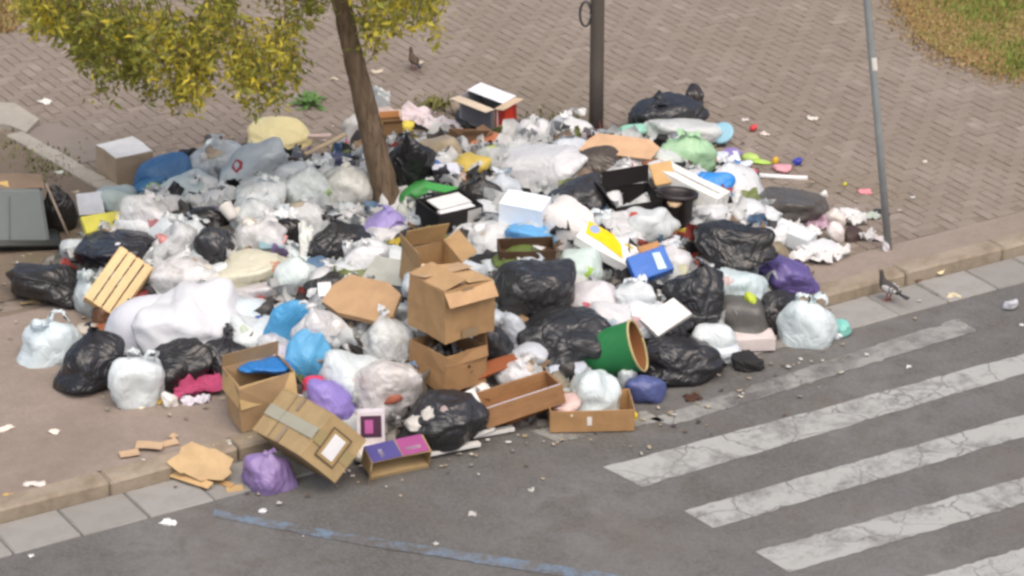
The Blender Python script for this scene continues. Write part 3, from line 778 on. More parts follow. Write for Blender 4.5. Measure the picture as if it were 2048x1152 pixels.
def twig(end, L, dens, tone):
    """a drooping twig ending at a point, leaves hanging along it"""
    a = r.uniform(0, 6.28); st = end+Vector((math.cos(a)*0.16*L/0.5, math.sin(a)*0.16*L/0.5, L))
    pts = [st.lerp(end, k/6)+Vector((0, 0, 0.05*L*math.sin(3.14*k/6))) for k in range(7)]
    tube_bm(tw, [p-TB for p in pts], [0.007-0.0008*k for k in range(7)], 4)
    for _ in range(int(dens*L)):
        q = r.random()**0.8; p = st.lerp(end, q)+Vector((r.gauss(0, 0.055), r.gauss(0, 0.055), r.gauss(0, 0.03)))
        d = Vector((r.gauss(0, 0.75), r.gauss(0, 0.75), -0.35+r.gauss(0, 0.45))).normalized()
        c = r.choice(LCW) if r.random() > 0.55 else tone
        leaf(p-TB, d, r.uniform(0.035, 0.11), r.uniform(0.009, 0.021), c)
nt = 0
while nt < 430:
    x = r.uniform(45, 900); lo = yb(x); y = lo-abs(r.gauss(0, 1))*(75 if lo > 90 else 35)-r.random()*45
    if y < -70: continue
    if 590 < x < 715 and r.random() < 0.55: continue
    if 425 < x < 470 and y > 60 and r.random() < 0.7: continue
    if x > 715 and r.random() < 0.45: continue
    nt += 1
    Y = TY+r.uniform(-1.1, 0.9)
    warm = (x > 300 and y > 40) or x > 700 or x < 130
    tone = lin('#c4b748') if warm and r.random() < 0.65 else lin('#909446')
    twig(atY(x, y, Y), r.uniform(0.15, 0.42), 105, tone)
for _ in range(260):                       # the crown above the frame
    x = r.uniform(20, 1000); y = r.uniform(-420, -40)
    if ((x-520)/520)**2+((y+180)/260)**2 > 1: continue
    twig(atY(x, y, TY+r.uniform(-1.6, 1.5)), r.uniform(0.3, 0.5), 60, r.choice(LCW))
tag(obj('twigs', bm_mesh(tw, 'twigs'), M_BARK, tree), kind='stuff')
me = mesh('crown', LV, LF); set_col(me, LC)
cr = tag(obj('crown', me, attr_mat('leaf', 0.5, 0.5, 0.35, 60, 0.12), tree, smooth=False), kind='stuff')

# street lamp post, dark brown, with a cable ring high up
t = NT('brown_metal'); M_POLE = t.done(t.bsdf(t.mix(t.noise(9, 4).outputs[0], (0.075, 0.062, 0.052, 1), (0.115, 0.096, 0.082, 1)), 0.55, 0.4))
LB = at(1192, 266, 0); lp = empty('lamp_post', LB); tag(lp, 'dark brown metal post standing behind the flattened cardboard', 'post')
obj('shaft', lathe([(0.066, 0), (0.064, 0.6), (0.061, 2.2), (0.058, 4.2), (0.05, 4.3)], 20, name='shaft'), M_POLE, lp)
obj('base_plate', lathe([(0.12, 0.0), (0.12, 0.014), (0.068, 0.016), (0.067, 0.05)], 20, name='base_plate'), M_POLE, lp)
rc = atY(1171, 28, LB.y-0.03)-LB; bm = bmesh.new()
tube_bm(bm, [rc+Vector((0.05*math.cos(a), 0, 0.115*math.sin(a))) for a in [i*6.2832/18 for i in range(18)]]+[rc+Vector((0.05, 0, 0.004))], 0.011, 6)
obj('cable_ring', bm_mesh(bm, 'cable_ring'), board('#3c3c40', 0.4, 0.5), lp)
for zz in (0.1, -0.09):
    bm = bmesh.new(); tube_bm(bm, [rc+Vector((0.02, 0.0, zz)), rc+Vector((0.09, 0.02, zz))], 0.013, 6); obj('bracket', bm_mesh(bm, 'bracket'), M_POLE, lp)
# galvanised sign pole, leaning
t = NT('galvanised'); M_GALV = t.done(t.bsdf(t.mix(t.noise(14, 4).outputs[0], (0.20, 0.215, 0.215, 1), (0.29, 0.305, 0.30, 1)), 0.5, 0.5))
SB = at(1778, 498, 0); spo = empty('sign_pole', SB); tag(spo, 'slim leaning grey metal pole on the pavement near the kerb', 'pole')
stp = atY(1734, 0, SB.y)-SB; bm = bmesh.new(); tube_bm(bm, [Vector((0,0,-0.05)), stp*0.5, stp, stp*1.45], 0.031, 16)
obj('shaft', bm_mesh(bm, 'shaft'), M_GALV, spo)
q = atY(1747, 126, SB.y)-SB; bm = bmesh.new()
dirp = stp.normalized()
for i in range(7):
    pass
pts = [q-dirp*0.055, q+dirp*0.055]; rings = []
for p in pts:
    rings.append([bm.verts.new(p+Vector((0.0335*math.sin(a), -0.0335*math.cos(a), 0))) for a in [R(d) for d in range(-55, 56, 11)]])
for k in range(len(rings[0])-1): bm.faces.new((rings[0][k], rings[0][k+1], rings[1][k+1], rings[1][k]))
obj('sticker', bm_mesh(bm, 'sticker'), board('#d9d6cc', 0.3, 0.6), spo)

def pigeon(px, py, z, yaw, label, body, wing, neck, L=0.30, upright=0.0):
    root = empty('pigeon', at(px, py, z), (0, 0, R(yaw))); tag(root, label, 'bird', 'pigeons on the ground')
    # spine from tail to head, head towards +x
    S = [(-0.50, 0.30, 0.012, 0.006), (-0.38, 0.31, 0.035, 0.016), (-0.25, 0.335, 0.075, 0.06), (-0.10, 0.36, 0.135, 0.125), (0.06, 0.37, 0.16, 0.16), (0.18, 0.40, 0.145, 0.155),
         (0.26, 0.48, 0.10, 0.115), (0.29, 0.57, 0.065, 0.075), (0.305, 0.64, 0.058, 0.062), (0.325, 0.70, 0.062, 0.064), (0.35, 0.735, 0.05, 0.05), (0.375, 0.74, 0.02, 0.02)]
    bm = bmesh.new(); rings = []
    for i, (x, z_, ry, rz) in enumerate(S):
        x2, z2 = S[min(i+1, len(S)-1)][:2]; x1, z1 = S[max(i-1, 0)][:2]; tx, tz = x2-x1, z2-z1; l = math.hypot(tx, tz); nx, nz = -tz/l, tx/l
        rings.append([bm.verts.new(Vector((x+nx*math.sin(a)*rz, math.cos(a)*ry, z_+nz*math.sin(a)*rz))*L) for a in [k*6.2832/14 for k in range(14)]])
    for A, B in zip(rings, rings[1:]):
        for k in range(14): bm.faces.new((A[k], A[(k+1) % 14], B[(k+1) % 14], B[k]))
    bm.faces.new(rings[0][::-1]); bm.faces.new(rings[-1])
    o = obj('body', bm_mesh(bm, 'body'), None, root)
    cols = [lin(neck) if p.center.x > 0.22*L else lin('#3a3a3e') if p.center.x < -0.42*L else lin(body) for p in o.data.polygons]
    set_col(o.data, cols); o.data.materials.append(attr_mat('feather', 0.75, 0, 0.2, 50))
    for sg in (-1, 1):
        v, F = ico(3); p = v*np.array([0.27, 0.035, 0.095])*L
        tip = np.clip(-v[:, 0], 0, 1); p[:, 2] -= 0.02*L*tip; p[:, 2] *= 1-0.55*tip; p[:, 1] *= 1-0.3*tip
        p = p+np.array([-0.10, sg*0.135, 0.385])*L; p[:, 1] -= sg*0.075*L*tip
        wo_ = obj('wing', mesh('wing', p, F), None, root); bars = []
        for q_ in wo_.data.polygons:
            xx = q_.center.x/L; bars.append(lin('#37373a') if (-0.24 < xx < -0.20 or -0.15 < xx < -0.11 or xx < -0.31) else lin(wing))
        set_col(wo_.data, bars); wo_.data.materials.append(attr_mat('feather', 0.75, 0, 0.2, 50))
        bm = bmesh.new(); hp = Vector((0.02, sg*0.06, 0.24))*L; ft = Vector((0.04, sg*0.07, 0.012))*L
        tube_bm(bm, [hp, hp.lerp(ft, 0.5)+Vector((-0.01*L, 0, 0)), ft], [0.022*L, 0.016*L, 0.014*L], 6)
        for a in (-35, 0, 35, 180):
            tube_bm(bm, [ft, ft+Vector((math.cos(R(a))*0.1, math.sin(R(a))*0.1, -0.004))*L], [0.013*L, 0.008*L], 5)
        obj('leg', bm_mesh(bm, 'leg'), board('#a8584c'), root)
        v, F = ico(1); obj('eye', mesh('eye', v*0.011*L+np.array([0.345, sg*0.047, 0.745])*L, F), board('#b86030', 0.6, 0.3), o)
    bm = bmesh.new(); tube_bm(bm, [Vector((0.36, 0, 0.738))*L, Vector((0.41, 0, 0.725))*L, Vector((0.445, 0, 0.705))*L], [0.018*L, 0.014*L, 0.004*L], 6)
    obj('beak', bm_mesh(bm, 'beak'), board('#4a4640'), o)
    bm = bmesh.new()
    for k in range(-3, 4):
        a = math.pi+k*0.09; d = Vector((math.cos(a), math.sin(a), -0.12)); b0 = Vector((-0.3, k*0.012, 0.33))*L; s = Vector((-d.y, d.x, 0))*0.03*L
        z0 = Vector((0, 0, 0.002*abs(k)))
        q4 = [bm.verts.new(b0-s+z0), bm.verts.new(b0+s+z0), bm.verts.new(b0+d*0.36*L+s+z0), bm.verts.new(b0+d*0.36*L-s+z0)]
        lo = [bm.verts.new(x.co-Vector((0, 0, 0.006))) for x in q4]
        bm.faces.new(q4); bm.faces.new(lo[::-1])
        for i in range(4): bm.faces.new((q4[i], lo[i], lo[(i+1) % 4], q4[(i+1) % 4]))
    obj('tail', bm_mesh(bm, 'tail'), board('#3a3a3e', 0.2, 0.7), root)
    return root
pigeon(1778, 602, ROAD+0.012, 128, 'dark pigeon with white wing patch standing on grey gutter slab', '#4a4744', '#d8d5d0', '#45433f', 0.31)
pigeon(828, 140, 0.0, 110, 'brown pigeon walking on herringbone pavers behind the tree', '#5a4a3c', '#6a5a4a', '#4f4034', 0.27)
BK, CH = '#2a2a2c', '#2c2c2e'
# ---- loose litter pressed together under the bags (uncountable)
def litter(name, n, zup, seed, size=(0.05, 0.16), cols=None):
    r = np.random.default_rng(seed); V, F, C = [], [], []; b = 0
    lo, hi = _fp.min(0), _fp.max(0); k = 0
    pal = cols or (['#dfe1df']*16+['#d0d5d4']*10+['#b8bebe']*3+['#2e2e32']*6+['#4c4a48']*3+['#b39670']*2+['#8a7660', '#6f8fb0', '#b05048', '#7f8a50', '#8a78a8', '#d0b84a', '#e6e2d8'])
    while k < n:
        x, y = r.uniform(lo[0], hi[0]), r.uniform(lo[1], hi[1])
        if heap_h(x, y)[0] < 0.06: continue
        k += 1; s = r.uniform(*size); m = 6
        g = np.linspace(-0.5, 0.5, m); X, Y = np.meshgrid(g, g); P = np.stack([X.ravel(), Y.ravel()*r.uniform(0.5, 1), 0.13*r.normal(size=m*m)+0.16*np.sin(5*X.ravel()+r.uniform(0, 6))*np.cos(4*Y.ravel()+r.uniform(0, 6))], 1)*s
        E = np.array(Euler((r.normal(0, 0.7), r.normal(0, 0.7), r.uniform(0, 6.3))).to_matrix())
        P = P@E.T+np.array([x, y, surf(x, y)[0]+r.uniform(0, zup)])
        V.append(P)
        for j in range(m-1):
            for i in range(m-1): F.append((b+j*m+i, b+j*m+i+1, b+j*m+i+m+1, b+j*m+i+m))
        b += m*m; C += [lin(pal[int(r.integers(len(pal)))])]*((m-1)**2)
    me = mesh(name, np.concatenate(V), F); set_col(me, C)
    return obj(name, me, attr_mat('litter_film', 0.4, 0.25, 0.45))
# core of the heap: a closed mound
n = 110; lo, hi = _fp.min(0)-0.1, _fp.max(0)+0.1
gx, gy = np.meshgrid(np.linspace(lo[0], hi[0], n), np.linspace(lo[1], hi[1], n)); H_ = heap_h(gx.ravel(), gy.ravel())
rr_ = np.random.default_rng(4); Z = ground_h(gx.ravel(), gy.ravel())+H_+np.where(H_ > 0.02, rr_.normal(0, 0.018, n*n), 0)
keep = H_.reshape(n, n) > 0.015; F = []
for j in range(n-1):
    for i in range(n-1):
        if keep[j:j+2, i:i+2].any(): F.append((j*n+i, j*n+i+1, (j+1)*n+i+1, (j+1)*n+i))
me = mesh('rubbish_mound', np.stack([gx.ravel(), gy.ravel(), np.where(H_ > 0.015, Z, Z-0.02)], 1), F)
set_col(me, [lin(['#6a665f', '#5a5650', '#7c766c', '#4c4a48', '#9a968e', '#88827a'][int(k)]) for k in rr_.integers(0, 6, len(F))])
tag(obj('rubbish_mound', me, attr_mat('litter_scrap', 0.5, 0.1, 0.4), smooth=False), 'packed dark rubbish underneath the bags', kind='stuff')
tag(litter('small_litter', 500, 0.14, 19, (0.05, 0.14)), 'small torn film and paper scraps strewn through the heap', kind='stuff')
tag(litter('loose_litter', 1000, 0.12, 9, (0.10, 0.26)), 'loose scraps of plastic and paper filling gaps between the bags', kind='stuff')

GB, GW, GC, GX, GS = 'black rubbish bags in the heap', 'white carrier bags in the heap', 'clear plastic bags in the heap', 'cardboard boxes in the heap', 'small litter on the pavement'
def black(px, py, w, h, label, col=BK, **k):
    k.setdefault('lvl', 5 if w > 95 else 4); k.setdefault('crumple', 0.95); k.setdefault('infl', 1.1)
    return bag(px, py, w, h, col, label, 'black', group=GB, **k)
def white(px, py, w, h, label, col='#d6d8d4', **k):
    k.setdefault('shape', 'loose'); k.setdefault('name', 'carrier_bag'); k.setdefault('infl', 1.14); k.setdefault('crumple', 1.25)
    if 'spots' not in k and w > 70 and k['shape'] == 'loose':
        rr = random.Random(int(px*7+py)); sp = []
        for _ in range(rr.choice((0, 1, 1))):
            sp.append((rr.uniform(-0.55, 0.55), -0.75, rr.uniform(0.3, 0.85), rr.uniform(0.06, 0.14), rr.choice(('#cfb9b6', '#b6c2ce', '#c0ccb6', '#c2bebb', '#d0c4a4', '#bab6c6', '#c8a4a4'))))
        k['spots'] = tuple(sp)
    return bag(px, py, w, h, col, label, 'white', group=GW, **k)
def clear(px, py, w, h, label, col='#d2d6d4', cont='pale', **k):
    k.setdefault('name', 'clear_bag'); k.setdefault('crumple', 1.25); k.setdefault('infl', 1.18)
    return bag(px, py, w, h, col, label, 'clear', cont=cont, group=GC, **k)

# ================= left end =================
# upturned grey container
g0 = empty('grey_container', (0, 0, 0)); bm = bmesh.new()
def frustum(bm, x0, x1, y0, y1, z0, z1, ins):
    lo_ = [bm.verts.new(p) for p in ((x0,y0,z0),(x1,y0,z0),(x1,y1,z0),(x0,y1,z0))]
    up_ = [bm.verts.new(p) for p in ((x0+ins,y0+ins,z1),(x1-ins,y0+ins,z1),(x1-ins,y1-ins,z1),(x0+ins,y1-ins,z1))]
    for i in range(4):
        j = (i+1) % 4; bm.faces.new((lo_[i], lo_[j], up_[j], up_[i]))
    bm.faces.new(up_); bm.faces.new(lo_[::-1])
frustum(bm, -0.62, 0.31, -0.34, 0.30, 0.03, 0.48, 0.07); bmesh.ops.bevel(bm, geom=list(bm.edges), offset=0.018, segments=3, affect='EDGES')
M_BIN = board('#727876', 0.45, 0.45, 0.14, scale=3)
obj('body', bm_mesh(bm, 'body'), M_BIN, g0, smooth=False)
bm = bmesh.new(); slab_v(bm, -0.13, 0, 0.04, 1.06, 0.82, 0.055); bmesh.ops.bevel(bm, geom=list(bm.edges), offset=0.02, segments=2, affect='EDGES')
obj('rim', bm_mesh(bm, 'rim'), board('#3a3d3b', 0.4, 0.5, 0.2, scale=4), g0)
bm = bmesh.new(); slab_v(bm, -0.13, -0.02, 0.487, 0.78, 0.44, 0.012); soft_edges(bm, 0.003, 0.006, 2, 2); obj('top_panel', bm_mesh(bm, 'top_panel'), board('#8f7a66', 0.2, 0.9, 0.3), g0, smooth=False)
for xx in (-0.32, -0.02):
    bm = bmesh.new(); slab_v(bm, xx, -0.343, 0.25, 0.012, 0.012, 0.36); bmesh.ops.rotate(bm, verts=bm.verts, cent=(0, -0.34, 0.03), matrix=Matrix.Rotation(R(-8.8), 3, 'X')); bmesh.ops.bevel(bm, geom=list(bm.edges), offset=0.008, segments=1, affect='EDGES')
    obj('rib', bm_mesh(bm, 'rib'), M_BIN, g0)
g0.location = at(22, 474, 0.0); g0.rotation_euler = (R(-7), R(4), R(10)); tag(g0, 'upturned grey plastic container at the left edge of the photo', 'container')
pp = panel(22, 362, 0.2, 0.13, 0.02, '#d2b070', (0, 0, 15), 'tan card lying on top of the upturned grey container', 'card_piece', 'cardboard'); pp.location = g0.location+Vector((-0.06, -0.12, 0.50))
bm = bmesh.new(); tube_bm(bm, [Vector((0, 0, 0)), Vector((-0.18, 0.12, 0.42))], 0.011, 8); o = obj('stick', bm_mesh(bm, 'stick'), board('#b5a595')); o.location = at(137, 472, 0.01); tag(o, 'thin pale stick leaning beside the upturned grey container', 'stick')
black(112, 415, 55, 110, 'torn black bag slumped against the grey container', '#26221f', shape='loose', dr=0.6)

c0 = carton('carton', 0.36, 0.40, 0.27, '#a8957e', flaps=[('s', 4, 0.19, '#d9d8d4'), ('n', 3, 0.19, '#d9d8d4')], closed=True, tapes=[('e', 0, 0.14, 0.36, 0.22, '#bfc0c0', 'print')])
box_at(c0, 250, 325, (0.36, 0.40, 0.27), (0, 0, 32), 'closed carton with white top flaps and grey brown side', group=GX, sink=0.02)
bag(330, 342, 105, 100, '#3f6a94', 'blue woven sack beside the white topped carton', 'opaque', 'loose', sq=2.2, dr=0.6, crumple=1.0, name='sack', cat='sack', wr=0.8, spots=((0.2, -0.4, 0.95, 0.18, '#5f90a8'),))
bag(300, 372, 55, 55, '#3a6c94', 'small blue bag slumped under the blue woven sack', 'opaque', 'loose', spots=((0.3, -0.8, 0.5, 0.22, '#8fc03a'),))
black(388, 316, 40, 70, 'narrow black bag between blue sack and clear bags', shape='loose', dr=0.6)
panel(182, 405, 0.22, 0.2, 0.006, '#cfd2d8', (48, 0, 18), 'white card sheet propped at the left end of the heap', name='card_sheet', lift=0.05)
white(228, 392, 70, 60, 'pale greenish plastic bag behind the white card sheet', '#b9c4bd')
panel(212, 446, 0.40, 0.16, 0.05, '#c2bc55', (35, 0, 28), 'olive yellow flat packet at the left of the heap', name='packet', cat='packet', jit=0.012, lift=0.08)
panel(248, 437, 0.10, 0.08, 0.03, '#e0cc40', (30, 10, -30), 'bright yellow packet corner beside the olive packet', name='packet', cat='packet', lift=0.12)
clear(297, 422, 90, 80, 'clear bag with red print leaning above the round clear bag', '#d5d7d3', spots=((0.35, -0.8, 0.4, 0.13, '#c66a6e'),), rot=(0, 15, 0))
black(232, 492, 155, 85, 'wide navy black bag behind the wooden crate', '#25272f', shape='loose', spots=((0.1, -0.6, 0.8, 0.04, '#d8d8d8'),))
white(152, 492, 52, 50, 'small white bag poking out left of the navy black bag', '#c9ccca')
clear(348, 482, 92, 80, 'round clear bag with red and lilac items inside', '#cfd0d4', 'red', shape='tied')
white(368, 376, 92, 34, 'greenish clear plastic tray lying below the blue sack', '#c8d2ce', crumple=1.3, rot=(20, -12, 10), name='plastic_tray', cat='tray')
wad(380, 398, 42, 26, '#4a86ac', 'blue plastic wad under the greenish tray', 'plastic_wad', 'plastic'); wad(345, 420, 40, 22, '#a8a84c', 'yellow green packet under the greenish tray', 'packet', 'packet')
wad(345, 398, 40, 16, '#dcdcd6', 'white foam piece at the edge of the greenish tray', 'foam_piece', 'foam')

black(108, 556, 155, 88, 'flat black bag at the far left of the heap', BK, shape='loose', dr=0.8, crumple=1.5)
wad(40, 577, 20, 22, '#b8505c', 'red and white wrapper under the far left black bag', 'wrapper', 'wrapper')
white(182, 582, 70, 82, 'pale bag hanging behind the wooden crate', '#c6cdcb', shape='handles')

# wooden fruit crate standing on end, slats outwards
cr_ = empty('wooden_crate', (0, 0, 0)); MW = board('#d8bd8e', 0.2, 0.7, 0.15, grain=0.35)
for i in range(4):
    bm = bmesh.new(); slab_v(bm, 0, (-1.5+i)*0.078, 0.006, 0.50, 0.066, 0.008); soft_edges(bm, 0.0015, 0.002, i, 1); obj('slat', bm_mesh(bm, 'slat'), MW, cr_, smooth=False)
for sx in (-1, 1):
    bm = bmesh.new(); slab_v(bm, sx*0.235, 0, -0.075, 0.018, 0.30, 0.148); soft_edges(bm, 0.0015, 0.001, 7, 0); obj('end_board', bm_mesh(bm, 'end_board'), MW, cr_, smooth=False)
    for sy in (-1, 1):
        bm = bmesh.new(); slab_v(bm, sx*0.212, sy*0.135, -0.09, 0.026, 0.026, 0.178); obj('corner_post', bm_mesh(bm, 'corner_post'), MW, cr_, smooth=False)
for sy in (-1, 1):
    for zz in (-0.05, -0.12):
        bm = bmesh.new(); slab_v(bm, 0, sy*0.156, zz, 0.50, 0.008, 0.05); obj('slat', bm_mesh(bm, 'slat'), MW, cr_, smooth=False)
# pose from the photograph: slats run down-left, face towards the viewer
ex = (RT*-58 - UP*88 + FW*-35).normalized(); ey = (RT*52 - UP*36); ey = (ey-ex*ey.dot(ex)).normalized(); ez = ex.cross(ey)
if ez.dot(FW) > 0: ey = -ey; ez = ex.cross(ey)
M = Matrix((ex, ey, ez)).transposed().to_4x4(); M.translation = hit(238, 565, 0.27); cr_.matrix_world = M
tag(cr_, 'pale wooden slatted fruit crate standing on its end', 'crate')
wad(275, 592, 55, 34, '#b25a58', 'red plastic wad beside the wooden crate', 'plastic_wad', 'plastic')
wad(208, 628, 46, 40, '#5c3f2a', 'brown rotten matter spilling under the wooden crate', 'food_waste', 'waste')
clear(302, 552, 62, 60, 'small clear bag right of the wooden crate', '#cfd0cb')
clear(372, 545, 120, 80, 'broad clear bag above the white bedding', '#d8d9d6', 'tissue')
# white bedding: a pillow and a folded blanket over it
bag(302, 632, 125, 105, '#c8cad0', 'white stuffed pillow on the left front of the heap', 'opaque', 'loose', crumple=0.35, facet=0.3, sq=2.2, wr=0.3, name='pillow', cat='pillow', rough=0.8, lvl=4, dirt=0.12)
bag(395, 622, 165, 115, '#c8cacd', 'folded white blanket draped over the white pillow', 'opaque', 'loose', crumple=1.3, facet=1.0, sq=2.4, wr=0.35, name='blanket', cat='blanket', rough=0.85, lvl=5, lift=0.05, dirt=0.12)
sheet(345, 650, 100, 105, '#cfcecb', (38, 0, 12), 'hanging white blanket corner between pillow and blanket', 'blanket_corner', 'blanket', amp=0.03, lift=0.2, fold=0.4)

white(105, 677, 112, 84, 'pale carrier bag lying alone on the pavement at left', '#cfd8d8', sq=2.8, facet=1.3, shape='handles', rot=(0, -8, 10))
black(178, 718, 125, 105, 'round black bag at the lower left corner of the heap', '#222226', shape='tied', tail=0.7)
white(200, 655, 80, 32, 'white food wrapper with brown scraps behind the round black bag', '#cbbfae', spots=((0.4, -0.3, 0.9, 0.3, '#a86a4c'),))
white(278, 752, 92, 108, 'upright white carrier bag standing at the lower left', '#d5d9d6', shape='handles', sq=3.0, facet=1.2, dr=0.7)
black(350, 722, 115, 82, 'black bag under the white bedding', '#222222', shape='loose')
wad(340, 797, 30, 28, '#dcdad4', 'white tissue wad beside the pink cloth'); wad(322, 800, 22, 12, '#c4a040', 'yellow scrap beside the upright white bag', 'paper_scrap')
sheet(398, 772, 105, 55, '#a8486a', (12, -8, 20), 'bright pink cloth between black bag and open box', 'cloth', 'cloth', amp=0.05, lift=0.06, fold=0.6)
sheet(390, 800, 60, 26, '#d0cbd2', (10, 0, 10), 'white edge of rag below the pink cloth', 'rag', 'cloth', amp=0.03, lift=0.02)

# ================= upper left of heap =================
clear(432, 314, 92, 80, 'bulging clear bag left of the red printed bag', '#ccd2d0', 'pale', shape='tied')
white(512, 325, 118, 96, 'white bag with red ring mark near the back of the heap', '#d3d8d6', spots=((-0.5, -0.72, 0.6, 0.075, '#b8404e', 0.024), (-0.28, -0.75, 0.85, 0.05, '#c86a68')), crumple=1.5)
white(425, 300, 40, 50, 'pale flap of film standing behind the clear bags', '#cfd3d1'); wad(425, 276, 32, 22, '#4a4440', 'dark brown bundle peeking over the back row', 'bundle', 'bundle')
bag(560, 268, 118, 66, '#cfc390', 'pale yellow sack at the back of the heap', 'opaque', 'loose', crumple=1.0, facet=1.2, sq=2.6, name='sack', cat='sack', wr=0.8, rot=(0, 4, 8), infl=1.0, dr=0.8)
black(598, 322, 70, 54, 'rounded brown bag in the back row left of the tree', '#4c423a', shape='loose', crumple=0.6)
panel(652, 288, 0.42, 0.05, 0.02, '#cdb795', (0, -14, 35), 'pale wooden slat lying behind the tree trunk', name='wood_slat', cat='wood', lift=0.12)
panel(640, 272, 0.2, 0.06, 0.03, '#c9b1a4', (0, 0, -5), 'pinkish strip across the pale wooden slat', name='card_strip', cat='cardboard', lift=0.2)
bag(668, 318, 60, 36, '#4f5670', 'slate blue bundle left of the trunk', 'opaque', 'loose', name='bundle', cat='bundle', wr=0.5)
wad(698, 292, 34, 30, '#b8607c', 'pink wrapper wad against the trunk', 'wrapper', 'wrapper')
white(708, 258, 50, 80, 'grey white bag propped behind the trunk', '#c3bfb8', dr=0.6)
white(545, 352, 80, 50, 'crumpled pale bag below the red ring bag', '#c9d0ce')
clear(518, 385, 95, 70, 'clear bag in the middle of the left slope', '#ccd2d0', 'tissue')
clear(518, 462, 92, 86, 'clear bag bulging above the cream bag', '#d2d7d5', 'tissue')
clear(498, 425, 70, 60, 'small clear bag beside the white cup', '#cdd2d0', 'pale')
clear(618, 372, 86, 80, 'clear bag left of the trunk with white contents', '#cbd2d0', 'green')
clear(612, 430, 70, 70, 'pale clear bag hanging below the trunk side bags', '#d0d8d8', 'tissue')
clear(696, 368, 84, 86, 'yellowish clear bag pressed against the trunk', '#d6d6c4', 'tissue', shape='tied')
wad(725, 405, 22, 20, '#a8902c', 'mustard scrap at the foot of the trunk', 'paper_scrap'); wad(572, 408, 24, 16, '#5a82b0', 'little blue scrap between clear bags', 'plastic_wad', 'plastic')
# white plastic cup
o = obj('cup', lathe([(0.04, 0), (0.058, 0.13), (0.062, 0.132), (0.055, 0.128), (0.038, 0.01)], 24, name='cup'), board('#d8d4cc', 0.4, 0.5)); put(o, 458, 424, (0.12, 0.12, 0.14), (R(60), R(10), R(-150)), 0, 0.1); tag(o, 'white plastic cup tipped on its side', 'cup')
black(405, 428, 82, 56, 'black bag under the white cup', '#232323', shape='loose')
black(430, 487, 82, 88, 'smooth dark bag left of the cream bag', '#2a2b2f', shape='loose', crumple=0.8)
black(566, 468, 74, 74, 'dark bag in the gap right of clear bags', '#252322', shape='loose')
sheet(572, 428, 42, 26, '#dcdfdf', (20, 0, -20), 'white paper napkin on the dark bag', 'napkin', 'paper', amp=0.03, lift=0.2)
p0 = panel(542, 486, 0.2, 0.12, 0.02, '#7e98a0', (30, 0, 12), 'blue green packet above the cream bag', name='packet', cat='packet', lift=0.14); panel(560, 480, 0.08, 0.10, 0.02, '#c08c88', (30, 0, -20), 'pink end of packet above the cream bag', name='packet', cat='packet', lift=0.16)
sheet(612, 480, 28, 80, '#d3d6d2', (35, 0, 5), 'long white strip hanging left of the big black bag', 'plastic_strip', 'plastic', amp=0.03, lift=0.22)
black(672, 482, 118, 108, 'round black bag in the middle left of the heap', '#2a2a2c', shape='tied', tail=0.8, crumple=1.7)
bag(768, 448, 72, 68, '#9f8fc4', 'lilac bag at the foot of the tree', 'white', 'tied', name='garbage_bag', tail=0.7)
white(815, 428, 46, 56, 'small grey white bag right of the lilac bag', '#c3c3b8', shape='handles')

# ================= behind and right of the trunk =================
white(760, 198, 44, 52, 'white crumpled bag standing behind the trunk', '#dadcd6', shape='handles', dr=0.6)
bag(768, 236, 60, 60, '#cbb4a4', 'pinkish paper bag behind the trunk', 'opaque', 'loose', name='paper_bag', wr=0.5)
c1 = carton('carton', 0.18, 0.14, 0.11, '#9c7c58', flaps=[('s', 120, 0.06), ('n', 100, 0.06, '#c08858')]); box_at(c1, 782, 252, (0.18, 0.14, 0.11), (8, 0, 12), 'small open brown carton behind the black bag', group=GX, lift=0.12)
wad(812, 250, 26, 18, '#d8c84e', 'yellow scrap on the little brown carton', 'paper_scrap', 'paper', lift=0.12)
sheet(830, 232, 80, 56, '#cfc2c4', (20, 0, -15), 'pale pink floral cloth in the back row', 'cloth', 'cloth', amp=0.05, lift=0.1, fold=0.6); sheet(888, 248, 80, 40, '#cfc9cc', (15, 0, -12), 'white and mauve cloth beside the floral cloth', 'cloth', 'cloth', amp=0.05, lift=0.08, fold=0.6)
black(820, 328, 88, 128, 'tall shiny black bag right of the trunk', '#222224', shape='tied', tail=0.6, dr=0.75, crumple=1.6, rough=0.25)
bag(872, 298, 78, 66, '#a89a80', 'tan bag behind the tall black bag', 'opaque', 'loose', crumple=0.8)
c2 = carton('carton', 0.26, 0.2, 0.2, '#7a6048', flaps=[('s', 130, 0.08), ('e', 150, 0.08)], ); box_at(c2, 932, 286, (0.26, 0.2, 0.2), (0, 12, 30), 'dark brown carton below the red box', group=GX)
bag(972, 282, 62, 42, '#b5724e', 'rust orange bag beside the dark brown carton', 'opaque', 'loose', wr=0.7)
